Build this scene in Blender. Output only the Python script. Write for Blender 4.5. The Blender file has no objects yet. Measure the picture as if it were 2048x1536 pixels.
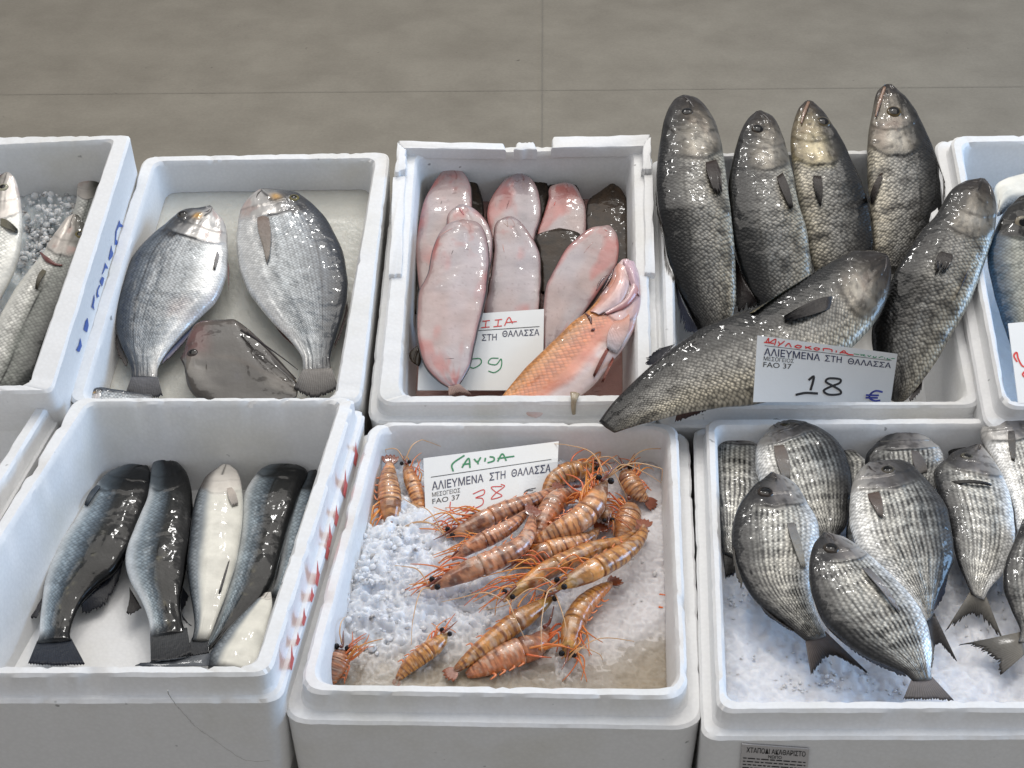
import bpy, math, random
import numpy as np
from mathutils import Vector, Matrix
from mathutils.bvhtree import BVHTree
random.seed(7); np.random.seed(7)
S = bpy.context.scene
COL = S.collection
W0, H0, FPX = 2048, 1536, 2800.0
PITCH = math.radians(36)
CAM = np.array([0, 0, 1.152])
FW = np.array([0, math.cos(PITCH), -math.sin(PITCH)])
UP = np.array([0, math.sin(PITCH), math.cos(PITCH)])
RT = np.array([1.0, 0, 0])
ZF = 0.30

# ---------------------------------------------------------------- frames
class Frame:
    def __init__(s, P, n):
        s.P = np.array(P, float); s.n = np.array(n, float); s.n /= np.linalg.norm(s.n)
        s.e1 = np.array([1.0, 0, 0]); s.e2 = np.cross(s.n, s.e1)
    def un(s, x, y, h=0.0):
        d = FW + (x-1024)/FPX*RT - (y-768)/FPX*UP
        t = (np.dot(s.P, s.n) + h - np.dot(CAM, s.n)) / np.dot(d, s.n)
        return CAM + d*t
    def loc(s, p):
        q = np.asarray(p) - s.P
        return np.array([q@s.e1, q@s.e2, q@s.n])
    def wor(s, a, b, c=0.0):
        return s.P + a*s.e1 + b*s.e2 + c*s.n
TB = math.radians(16)
FR = Frame((0, 1.128, ZF), (0, 0, 1))
BK = Frame((0, 1.128, ZF+.005), (0, -math.sin(TB), math.cos(TB)))
# measured outline coordinates come in the scale of six enlargements of the photo
ZM = {1: (0, 250, .390625), 2: (760, 250, .390625), 3: (1180, 150, .45565),
      4: (0, 780, .49223), 5: (540, 800, .47923), 6: (1360, 800, .47911), 0: (0, 0, 1.0)}
def Z(k, x, y):
    ox, oy, s = ZM[k]; return ox+x*s, oy+y*s

def lin(c):
    c = np.asarray(c, float)/255.0
    return np.where(c <= .04045, c/12.92, ((c+.055)/1.055)**2.4)
def ss(a, b, x):
    t = np.clip((x-a)/(b-a+1e-9), 0, 1); return t*t*(3-2*t)
def _h(i, j, k):
    v = np.sin(i*127.1+j*311.7+k*74.7)*43758.5453
    return v-np.floor(v)
def vn(x, y, k=0.0):
    i = np.floor(x); j = np.floor(y); fx = x-i; fy = y-j
    fx = fx*fx*(3-2*fx); fy = fy*fy*(3-2*fy)
    return (_h(i, j, k)*(1-fx)+_h(i+1, j, k)*fx)*(1-fy)+(_h(i, j+1, k)*(1-fx)+_h(i+1, j+1, k)*fx)*fy
def fbm(x, y, k=0.0, o=3):
    r = 0; a = .5
    for q in range(o):
        r = r+a*vn(x, y, k+q*3.3); x = x*2.03; y = y*2.03; a *= .5
    return r/(1-.5**o)
def mixc(a, b, f):
    a = np.asarray(a, float); b = np.asarray(b, float)
    f = np.asarray(f)[..., None]
    return a*(1-f)+b*f

# ---------------------------------------------------------------- objects
def mesh(name, V, F, mat, parent=None, cols=None, uv=None, sc=None, sv=None, smooth=True, mats=None, fm=None):
    me = bpy.data.meshes.new(name)
    V = np.asarray(V, float)
    me.from_pydata(V.tolist(), [], [list(map(int, f)) for f in F])
    me.materials.append(mat)
    if mats:
        for m in mats: me.materials.append(m)
    if fm is not None: me.polygons.foreach_set('material_index', fm)
    if smooth: me.polygons.foreach_set('use_smooth', [True]*len(me.polygons))
    if cols is not None:
        ca = me.color_attributes.new('Col', 'FLOAT_COLOR', 'POINT')
        c = np.ones((len(V), 4)); c[:, :3] = np.asarray(cols).reshape(-1, 3) if np.asarray(cols).size > 3 else np.asarray(cols)
        ca.data.foreach_set('color', c.ravel())
    if sc is not None:
        at = me.attributes.new('sc', 'FLOAT', 'POINT'); at.data.foreach_set('value', np.asarray(sc, float).ravel())
    if sv is not None:
        at = me.attributes.new('sv', 'FLOAT', 'POINT'); at.data.foreach_set('value', np.asarray(sv, float).ravel())
    if uv is not None:
        ul = me.uv_layers.new(name='UVMap')
        li = np.zeros(len(me.loops), int); me.loops.foreach_get('vertex_index', li)
        ul.data.foreach_set('uv', np.asarray(uv)[li].ravel())
    me.update()
    o = bpy.data.objects.new(name, me); COL.objects.link(o)
    if parent is not None:
        o.parent = parent
        o.matrix_parent_inverse = Matrix.Translation(-Vector(parent.location))
    return o
def tag(o, label=None, cat=None, group=None, kind=None):
    if label: o['label'] = label
    if cat: o['category'] = cat
    if group: o['group'] = group
    if kind: o['kind'] = kind
    return o
def empty(name, loc, label, cat, group=None):
    o = bpy.data.objects.new(name, None); COL.objects.link(o); o.location = Vector(loc)
    o.empty_display_size = .02
    return tag(o, label, cat, group)

# ---------------------------------------------------------------- materials
def newmat(name):
    m = bpy.data.materials.new(name); m.use_nodes = True
    nt = m.node_tree; b = nt.nodes['Principled BSDF']
    return m, nt, b
def N(nt, t, **k):
    n = nt.nodes.new(t)
    for a, v in k.items():
        if hasattr(n, a): setattr(n, a, v)
    return n
def L(nt, a, b): nt.links.new(a, b)

def mat_fish(name, scale=260., dark=.45, rough=.32, metal=.25, bump=.5, coat=.5, glint=.5, rnd=.2, slime=.25, spec=.5):
    m, nt, b = newmat(name)
    at = N(nt, 'ShaderNodeAttribute', attribute_name='Col')
    sc = N(nt, 'ShaderNodeAttribute', attribute_name='sc')
    uv = N(nt, 'ShaderNodeUVMap')
    mp = N(nt, 'ShaderNodeMapping'); mp.inputs['Rotation'].default_value = (0, 0, math.radians(45))
    mp.inputs['Scale'].default_value = (scale*.75, scale*.75, 1)
    mp0 = N(nt, 'ShaderNodeMapping'); mp0.inputs['Scale'].default_value = (1, .8, 1)
    L(nt, uv.outputs[0], mp0.inputs[0]); L(nt, mp0.outputs[0], mp.inputs[0])
    vo = N(nt, 'ShaderNodeTexVoronoi'); vo.voronoi_dimensions = '2D'; vo.inputs['Scale'].default_value = 1
    vo.inputs['Randomness'].default_value = rnd
    L(nt, mp.outputs[0], vo.inputs['Vector'])
    r = N(nt, 'ShaderNodeMapRange'); r.inputs[1].default_value = .22; r.inputs[2].default_value = .62
    r.inputs[3].default_value = 1; r.inputs[4].default_value = 1-dark
    L(nt, vo.outputs['Distance'], r.inputs[0])
    # per scale brightness
    sp = N(nt, 'ShaderNodeSeparateColor'); L(nt, vo.outputs['Color'], sp.inputs[0])
    r2 = N(nt, 'ShaderNodeMapRange'); r2.inputs[3].default_value = .8; r2.inputs[4].default_value = 1.28
    L(nt, sp.outputs[0], r2.inputs[0])
    mu = N(nt, 'ShaderNodeMath', operation='MULTIPLY'); L(nt, r.outputs[0], mu.inputs[0]); L(nt, r2.outputs[0], mu.inputs[1])
    mx = N(nt, 'ShaderNodeMix'); mx.data_type = 'FLOAT'; mx.inputs[2].default_value = 1.0
    L(nt, sc.outputs['Fac'], mx.inputs[0]); L(nt, mu.outputs[0], mx.inputs[3])
    # mottling
    no = N(nt, 'ShaderNodeTexNoise'); no.inputs['Scale'].default_value = 45; no.inputs['Detail'].default_value = 4
    tc = N(nt, 'ShaderNodeTexCoord'); L(nt, tc.outputs['Object'], no.inputs['Vector'])
    r3 = N(nt, 'ShaderNodeMapRange'); r3.inputs[1].default_value = .3; r3.inputs[2].default_value = .7
    r3.inputs[3].default_value = .82; r3.inputs[4].default_value = 1.15
    L(nt, no.outputs['Fac'], r3.inputs[0])
    m2 = N(nt, 'ShaderNodeMath', operation='MULTIPLY'); L(nt, mx.outputs[0], m2.inputs[0]); L(nt, r3.outputs[0], m2.inputs[1])
    vm = N(nt, 'ShaderNodeVectorMath', operation='SCALE'); L(nt, at.outputs['Color'], vm.inputs[0]); L(nt, m2.outputs[0], vm.inputs['Scale'])
    L(nt, vm.outputs[0], b.inputs['Base Color'])
    # bump : scale relief and slime ripples
    mb = N(nt, 'ShaderNodeMath', operation='MULTIPLY'); L(nt, vo.outputs['Distance'], mb.inputs[0]); L(nt, sc.outputs['Fac'], mb.inputs[1])
    bu = N(nt, 'ShaderNodeBump'); bu.inputs['Strength'].default_value = bump; bu.inputs['Distance'].default_value = .0008; bu.invert = True
    L(nt, mb.outputs[0], bu.inputs['Height'])
    n2 = N(nt, 'ShaderNodeTexNoise'); n2.inputs['Scale'].default_value = 170; n2.inputs['Detail'].default_value = 3
    L(nt, tc.outputs['Object'], n2.inputs['Vector'])
    b2 = N(nt, 'ShaderNodeBump'); b2.inputs['Strength'].default_value = slime; b2.inputs['Distance'].default_value = .0015
    L(nt, n2.outputs['Fac'], b2.inputs['Height']); L(nt, bu.outputs[0], b2.inputs['Normal'])
    L(nt, b2.outputs[0], b.inputs['Normal'])
    n3 = N(nt, 'ShaderNodeTexNoise'); n3.inputs['Scale'].default_value = 75; n3.inputs['Detail'].default_value = 1.5
    L(nt, tc.outputs['Object'], n3.inputs['Vector'])
    b3 = N(nt, 'ShaderNodeBump'); b3.inputs['Strength'].default_value = glint; b3.inputs['Distance'].default_value = .0040
    L(nt, n3.outputs['Fac'], b3.inputs['Height'])
    L(nt, b3.outputs[0], b.inputs['Coat Normal'])
    sv = N(nt, 'ShaderNodeAttribute', attribute_name='sv')
    rm = N(nt, 'ShaderNodeMapRange'); rm.inputs[3].default_value = 0; rm.inputs[4].default_value = metal; L(nt, sv.outputs['Fac'], rm.inputs[0]); L(nt, rm.outputs[0], b.inputs['Metallic'])
    rr = N(nt, 'ShaderNodeMapRange'); rr.inputs[3].default_value = rough; rr.inputs[4].default_value = rough*.8; L(nt, sv.outputs['Fac'], rr.inputs[0]); L(nt, rr.outputs[0], b.inputs['Roughness'])
    b.inputs['Coat Weight'].default_value = coat; b.inputs['Coat Roughness'].default_value = .09
    b.inputs['Specular IOR Level'].default_value = spec
    return m
def mat_simple(name, col=None, rough=.5, metal=0, coat=0, bscale=0, bstr=.2, bdist=.001, noise=0, trans=0, alpha=1, sss=0, spec=.5):
    m, nt, b = newmat(name)
    tc = N(nt, 'ShaderNodeTexCoord')
    no = N(nt, 'ShaderNodeTexNoise'); no.inputs['Scale'].default_value = 60; no.inputs['Detail'].default_value = 4
    L(nt, tc.outputs['Object'], no.inputs['Vector'])
    r = N(nt, 'ShaderNodeMapRange'); r.inputs[3].default_value = 1-noise; r.inputs[4].default_value = 1+noise
    L(nt, no.outputs['Fac'], r.inputs[0])
    vm = N(nt, 'ShaderNodeVectorMath', operation='SCALE')
    if col is None:
        at = N(nt, 'ShaderNodeAttribute', attribute_name='Col'); L(nt, at.outputs['Color'], vm.inputs[0])
    else: vm.inputs[0].default_value = tuple(col)[:3]
    L(nt, r.outputs[0], vm.inputs['Scale']); L(nt, vm.outputs[0], b.inputs['Base Color'])
    if bscale:
        n2 = N(nt, 'ShaderNodeTexNoise'); n2.inputs['Scale'].default_value = bscale; n2.inputs['Detail'].default_value = 3
        L(nt, tc.outputs['Object'], n2.inputs['Vector'])
        bu = N(nt, 'ShaderNodeBump'); bu.inputs['Strength'].default_value = bstr; bu.inputs['Distance'].default_value = bdist
        L(nt, n2.outputs['Fac'], bu.inputs['Height']); L(nt, bu.outputs[0], b.inputs['Normal'])
    b.inputs['Roughness'].default_value = rough; b.inputs['Metallic'].default_value = metal
    b.inputs['Coat Weight'].default_value = coat; b.inputs['Coat Roughness'].default_value = .09
    b.inputs['Transmission Weight'].default_value = trans; b.inputs['Alpha'].default_value = alpha
    b.inputs['Specular IOR Level'].default_value = spec
    if sss:
        b.inputs['Subsurface Weight'].default_value = sss; b.inputs['Subsurface Scale'].default_value = .006
        b.inputs['Subsurface Radius'].default_value = (1, .5, .3)
    return m
def mat_eps():
    m, nt, b = newmat('expanded_polystyrene')
    tc = N(nt, 'ShaderNodeTexCoord')
    vo = N(nt, 'ShaderNodeTexVoronoi'); vo.inputs['Scale'].default_value = 260; L(nt, tc.outputs['Object'], vo.inputs['Vector'])
    no = N(nt, 'ShaderNodeTexNoise'); no.inputs['Scale'].default_value = 9; no.inputs['Detail'].default_value = 5; L(nt, tc.outputs['Object'], no.inputs['Vector'])
    n2 = N(nt, 'ShaderNodeTexNoise'); n2.inputs['Scale'].default_value = 120; n2.inputs['Detail'].default_value = 3; L(nt, tc.outputs['Object'], n2.inputs['Vector'])
    cr = N(nt, 'ShaderNodeValToRGB'); cr.color_ramp.elements[0].position = .30; cr.color_ramp.elements[0].color = (.71, .70, .66, 1)
    cr.color_ramp.elements[1].position = .47; cr.color_ramp.elements[1].color = (.775, .775, .77, 1)
    L(nt, no.outputs['Fac'], cr.inputs[0])
    r = N(nt, 'ShaderNodeMapRange'); r.inputs[1].default_value = .15; r.inputs[2].default_value = .75; r.inputs[3].default_value = 1.01; r.inputs[4].default_value = .965
    L(nt, vo.outputs['Distance'], r.inputs[0])
    # small specks of dirt
    n4 = N(nt, 'ShaderNodeTexNoise'); n4.inputs['Scale'].default_value = 75; L(nt, tc.outputs['Object'], n4.inputs['Vector'])
    r4 = N(nt, 'ShaderNodeMapRange'); r4.inputs[1].default_value = .745; r4.inputs[2].default_value = .79; r4.inputs[3].default_value = 1; r4.inputs[4].default_value = .45
    L(nt, n4.outputs['Fac'], r4.inputs[0])
    mm = N(nt, 'ShaderNodeMath', operation='MULTIPLY'); L(nt, r.outputs[0], mm.inputs[0]); L(nt, r4.outputs[0], mm.inputs[1])
    vm = N(nt, 'ShaderNodeVectorMath', operation='SCALE'); L(nt, cr.outputs[0], vm.inputs[0]); L(nt, mm.outputs[0], vm.inputs['Scale'])
    L(nt, vm.outputs[0], b.inputs['Base Color'])
    bu = N(nt, 'ShaderNodeBump'); bu.inputs['Strength'].default_value = .25; bu.inputs['Distance'].default_value = .0004; bu.invert = True
    L(nt, vo.outputs['Distance'], bu.inputs['Height'])
    b2 = N(nt, 'ShaderNodeBump'); b2.inputs['Strength'].default_value = .12; b2.inputs['Distance'].default_value = .0008
    L(nt, n2.outputs['Fac'], b2.inputs['Height']); L(nt, bu.outputs[0], b2.inputs['Normal']); L(nt, b2.outputs[0], b.inputs['Normal'])
    b.inputs['Roughness'].default_value = .5; b.inputs['Specular IOR Level'].default_value = .35
    return m
def mat_floor():
    m, nt, b = newmat('stone_tile')
    tc = N(nt, 'ShaderNodeTexCoord')
    no = N(nt, 'ShaderNodeTexNoise'); no.inputs['Scale'].default_value = 7; no.inputs['Detail'].default_value = 10; no.inputs['Roughness'].default_value = .62
    L(nt, tc.outputs['Object'], no.inputs['Vector'])
    cr = N(nt, 'ShaderNodeValToRGB')
    cr.color_ramp.elements[0].position = .3; cr.color_ramp.elements[0].color = (*lin((121, 115, 104)), 1)
    cr.color_ramp.elements[1].position = .72; cr.color_ramp.elements[1].color = (*lin((137, 131, 119)), 1)
    L(nt, no.outputs['Fac'], cr.inputs[0])
    n4 = N(nt, 'ShaderNodeTexNoise'); n4.inputs['Scale'].default_value = 48; n4.inputs['Detail'].default_value = 2; L(nt, tc.outputs['Object'], n4.inputs['Vector'])
    r4 = N(nt, 'ShaderNodeMapRange'); r4.inputs[1].default_value = .74; r4.inputs[2].default_value = .8; r4.inputs[3].default_value = 1; r4.inputs[4].default_value = .5
    L(nt, n4.outputs['Fac'], r4.inputs[0])
    n5 = N(nt, 'ShaderNodeTexNoise'); n5.inputs['Scale'].default_value = 160; n5.inputs['Detail'].default_value = 3; L(nt, tc.outputs['Object'], n5.inputs['Vector'])
    r5 = N(nt, 'ShaderNodeMapRange'); r5.inputs[3].default_value = .88; r5.inputs[4].default_value = 1.12
    L(nt, n5.outputs['Fac'], r5.inputs[0])
    mm = N(nt, 'ShaderNodeMath', operation='MULTIPLY'); L(nt, r4.outputs[0], mm.inputs[0]); L(nt, r5.outputs[0], mm.inputs[1])
    vm = N(nt, 'ShaderNodeVectorMath', operation='SCALE'); L(nt, cr.outputs[0], vm.inputs[0]); L(nt, mm.outputs[0], vm.inputs['Scale'])
    L(nt, vm.outputs[0], b.inputs['Base Color'])
    bu = N(nt, 'ShaderNodeBump'); bu.inputs['Strength'].default_value = .15; bu.inputs['Distance'].default_value = .001
    L(nt, n5.outputs['Fac'], bu.inputs['Height']); L(nt, bu.outputs[0], b.inputs['Normal'])
    b.inputs['Roughness'].default_value = .8; b.inputs['Specular IOR Level'].default_value = .15
    return m
def mat_ice(name, col, trans, rough, bs=140, bst=.7):
    m, nt, b = newmat(name)
    tc = N(nt, 'ShaderNodeTexCoord')
    no = N(nt, 'ShaderNodeTexNoise'); no.inputs['Scale'].default_value = bs; no.inputs['Detail'].default_value = 5; L(nt, tc.outputs['Object'], no.inputs['Vector'])
    at = N(nt, 'ShaderNodeAttribute', attribute_name='Col')
    r = N(nt, 'ShaderNodeMapRange'); r.inputs[3].default_value = .92; r.inputs[4].default_value = 1.06
    L(nt, no.outputs['Fac'], r.inputs[0])
    vm = N(nt, 'ShaderNodeVectorMath', operation='SCALE'); L(nt, at.outputs['Color'], vm.inputs[0]); L(nt, r.outputs[0], vm.inputs['Scale'])
    L(nt, vm.outputs[0], b.inputs['Base Color'])
    bu = N(nt, 'ShaderNodeBump'); bu.inputs['Strength'].default_value = bst; bu.inputs['Distance'].default_value = .003
    L(nt, no.outputs['Fac'], bu.inputs['Height']); L(nt, bu.outputs[0], b.inputs['Normal'])
    b.inputs['Roughness'].default_value = rough; b.inputs['IOR'].default_value = 1.31
    b.inputs['Transmission Weight'].default_value = trans
    b.inputs['Subsurface Weight'].default_value = .9; b.inputs['Subsurface Scale'].default_value = .012; b.inputs['Subsurface Radius'].default_value = (.8, .9, 1)
    return m

M = {}
M['eps'] = mat_eps()
M['floor'] = mat_floor()
M['joint'] = mat_simple('tile_joint', lin((117, 111, 101)), .8, noise=.1)
M['bream'] = mat_fish('bream_skin', 480, .38, .36, .45, .3, .7, .7, spec=.3)
M['croaker'] = mat_fish('croaker_skin', 370, .70, .40, .42, .7, .42, .6, rnd=.5, slime=.4, spec=.2)
M['bass'] = mat_fish('bass_skin', 400, .40, .38, .35, .3, .4, .32, rnd=.3, spec=.15)
M['striped'] = mat_fish('striped_bream_skin', 430, .45, .38, .35, .4, .5, .6, rnd=.45, spec=.2)
M['sole'] = mat_fish('sole_skin', 500, .1, .36, 0, .1, .6, .30, slime=.16)
M['solebrown'] = mat_fish('sole_brown_skin', 420, .3, .5, 0, .2, .3, .4, slime=.3, spec=.12)
M['redfish'] = mat_fish('red_fish_skin', 330, .32, .38, .05, .4, .5, .4, rnd=.12)
M['dory'] = mat_fish('dory_skin', 400, .15, .38, .0, .2, .6, .4, slime=.25, spec=.3)
M['fin'] = mat_simple('fin_membrane', None, .45, coat=.15, bscale=260, bstr=.7, noise=.3, spec=.25)
M['eye'] = mat_simple('fish_eye', None, .12, coat=.0, spec=.3)
M['flesh'] = mat_simple('gill_flesh', None, .3, coat=.6, bscale=200, bstr=.4, noise=.2)
M['shell'] = mat_simple('prawn_shell', None, .3, coat=.8, bscale=260, bstr=.7, noise=.4, sss=.3)
M['leg'] = mat_simple('prawn_leg', None, .3, coat=.5, noise=.25, sss=.2)
M['card'] = mat_simple('price_card', (.72, .72, .70), .32, coat=.15, noise=.04)
M['paper'] = mat_simple('carton_label', (.48, .46, .45), .6, noise=.05)
M['ink_black'] = mat_simple('black_ink', (.012, .012, .014), .4)
M['ink_navy'] = mat_simple('navy_ink', (.02, .025, .07), .4)
M['ink_blue'] = mat_simple('blue_ink', (.02, .03, .22), .4)
M['ink_red'] = mat_simple('red_ink', (.62, .03, .025), .4)
M['ink_green'] = mat_simple('green_ink', (.0, .2, .07), .4)
M['paint_blue'] = mat_simple('blue_paint', (.03, .10, .38), .5, noise=.2)
M['paint_red'] = mat_simple('red_paint', (.62, .09, .08), .5, noise=.2)
M['ice'] = mat_ice('crushed_ice', (.9, .92, .95), .0, .18, 100, .06)
M['slush'] = mat_ice('ice_bed', (.9, .92, .95), .0, .25, 110, .45)
# ---------------------------------------------------------------- crates
def offq(q, d):
    q = np.asarray(q, float); n = len(q); out = []
    ds = d if hasattr(d, '__len__') else [d]*n       # top, right, bottom, left edges
    A = 0
    for i in range(n):
        a, b = q[i], q[(i+1) % n]; A += a[0]*b[1]-b[0]*a[1]
    sg = 1 if A > 0 else -1
    lines = []
    for i in range(n):
        a, b = q[i], q[(i+1) % n]; t = (b-a)/np.linalg.norm(b-a); nn = sg*np.array([t[1], -t[0]])
        lines.append((a+nn*ds[i], t))
    for i in range(n):
        p, t = lines[i-1]; q2, u = lines[i]
        M2 = np.array([[t[0], -u[0]], [t[1], -u[1]]]); s = np.linalg.solve(M2, q2-p)
        out.append(p+t*s[0])
    return np.array(out)
def rquad(q, r, ns=46, nc=8):
    q = np.asarray(q, float); pts = []
    for i in range(4):
        p, a, b = q[i], q[i-1], q[(i+1) % 4]
        u = (a-p)/np.linalg.norm(a-p); v = (b-p)/np.linalg.norm(b-p)
        A, B = p+u*r, p+v*r
        for k in range(nc):
            t = k/(nc-1); pts.append((1-t)**2*A+2*t*(1-t)*p+t*t*B)
        nx = q[(i+1) % 4]; w = (p-nx)/np.linalg.norm(p-nx); Cc = nx+w*r
        for k in range(1, ns):
            t = k/ns; pts.append(B*(1-t)+Cc*t)
    return np.array(pts)
def loft(loops, cap0=False, cap1=False):
    V = np.concatenate(loops); n = len(loops[0]); F = []
    for i in range(len(loops)-1):
        for j in range(n):
            k = (j+1) % n
            F.append((i*n+j, i*n+k, (i+1)*n+k, (i+1)*n+j))
    if cap0: F.append(tuple(range(n))[::-1])
    if cap1: F.append(tuple((len(loops)-1)*n+j for j in range(n)))
    return V, F
CR = {}
def crate(key, label, fr, h, inner, outer, depth=.09, lw=.012, ld=.02, total=.125, r=.016, taper=.010, chips=1.0, group='white foam fish boxes', lip=None):
    iq = np.array([fr.loc(fr.un(x, y, h))[:2] for x, y in inner])
    oq = np.array([fr.loc(fr.un(x, y, h))[:2] for x, y in outer])
    c0 = fr.wor(*oq.mean(0), h-total)
    root = empty('foam_box', c0, label, 'foam box', group)
    rs = np.random.RandomState(abs(hash(label)) % 1000 if False else sum(map(ord, label)) % 997)
    n = len(rquad(iq, r))
    s = np.arange(n)/n*60
    def jit(k, a): return (fbm(s*2.2, s*0+k, k, 4)-.5)*2*a
    chip = np.maximum(0, vn(s*4.1, s*0+3, 5+len(label))-.74)*2.6*chips
    chip2 = np.maximum(0, vn(s*3.3, s*0+9, 15+len(label))-.74)*2.6*chips
    L_ = []
    def add(q, rr, c, k=0, a=.0004, ca=0, dd=0):
        p = rquad(q, rr); cen = p.mean(0); d = (p-cen); d /= np.linalg.norm(d, axis=1)[:, None]
        p = p+d*(jit(k, a))[:, None]+d*(dd)[:, None] if hasattr(dd, '__len__') else p+d*(jit(k, a))[:, None]
        cc = c+jit(k+7, a*.7)-ca
        L_.append(np.array([fr.wor(x[0], x[1], h+z) for x, z in zip(p, cc*np.ones(len(p)))]))
    iw = offq(iq, -taper)
    add(offq(iw, -.03), r*.5, -depth, 1, 0)
    add(offq(iw, -.010), r*.8, -depth, 1, 0)
    add(offq(iw, -.003), r, -depth+.003, 1, 0)
    add(iw, r, -depth+.012, 1, 0)
    add(offq(iq, -taper*.5), r, -depth*.5, 1, .0001)
    add(offq(iq, -.001), r, -.007, 2, .0003)
    add(offq(iq, 0), r, -.0028, 3, .0007, chip*.003, chip*.0035)
    add(offq(iq, .0022), r, -.0002, 4, .0006, chip*.003, chip*.002)
    add(offq(oq, -.0024), r*1.1, 0, 5, .0006, chip2*.003, -chip2*.002)
    add(oq, r*1.1, -.0026, 6, .0007, chip2*.003, -chip2*.0035)
    if lw > 0:
        add(offq(oq, .0003), r*1.1, -ld+.003, 7, .0004)
        add(offq(oq, .002), r*1.1, -ld, 8, .0003)
        add(offq(oq, lw-.0022), r*1.25, -ld-.0003, 9, .0005, chip*.003, -chip*.002)
        add(offq(oq, lw), r*1.25, -ld-.0027, 10, .0006, chip*.003, -chip*.003)
    add(offq(oq, lw-.001), r*1.25, -ld-.012, 11, .0002)
    add(offq(oq, lw-.006), r*1.25, -total, 12, .0001)
    V, F = loft(L_, cap0=True, cap1=True)
    o = mesh('box_shell', V, F, M['eps'], root); o.data.set_sharp_from_angle(angle=math.radians(32))
    # auto orient
    me = o.data; 
    CR[key] = dict(root=root, iq=iq, oq=oq, fr=fr, h=h, depth=depth, body=o)
    return root
def block(name, fr, quad_px, h0, h1, parent, hq=None, seed=1, r=.003, mat='eps'):
    """low slab on a plane, outline from measured points, irregular edge"""
    q = np.array([fr.loc(fr.un(x, y, h1))[:2] for x, y in quad_px]); pts = []
    m = len(q)
    for i in range(m):
        for t in np.linspace(0, 1, 14, endpoint=False): pts.append(q[i]*(1-t)+q[(i+1) % m]*t)
    p = np.array(pts); s = np.arange(len(p)); cen = p.mean(0)
    p = p+(np.stack([vn(s*.6, s*0, seed), vn(s*.6, s*0, seed+4)], 1)-.5)*.0016
    lo = []
    for sc_, c in ((1.0, h0), (1.0, h1-.0025), (.985, h1-.0006), (.96, h1)):
        lo.append(np.array([fr.wor(*(cen+(x-cen)*(sc_ if sc_ == 1 else 1)+(-(x-cen)/np.linalg.norm(x-cen)*(1-sc_)*.06)), c) for x in p]))
    V, F = loft(lo, True, True)
    o = mesh(name, V, F, M[mat], parent); o.data.set_sharp_from_angle(angle=math.radians(35)); return o

# ---------------------------------------------------------------- fish
def cr_interp(P, u, t):
    """Catmull-Rom style Hermite through P at parameters u"""
    P = np.asarray(P, float); n = len(u)
    m = np.zeros_like(P)
    for i in range(n):
        a = max(i-1, 0); b = min(i+1, n-1); m[i] = (P[b]-P[a])/(u[b]-u[a])
    k = np.clip(np.searchsorted(u, t, side='right')-1, 0, n-2)
    h = (u[k+1]-u[k]); s = ((t-u[k])/h)
    s = s[:, None]; h = h[:, None]
    return (2*s**3-3*s**2+1)*P[k]+(s**3-2*s**2+s)*h*m[k]+(-2*s**3+3*s**2)*P[k+1]+(s**3-s**2)*h*m[k+1]

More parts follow.
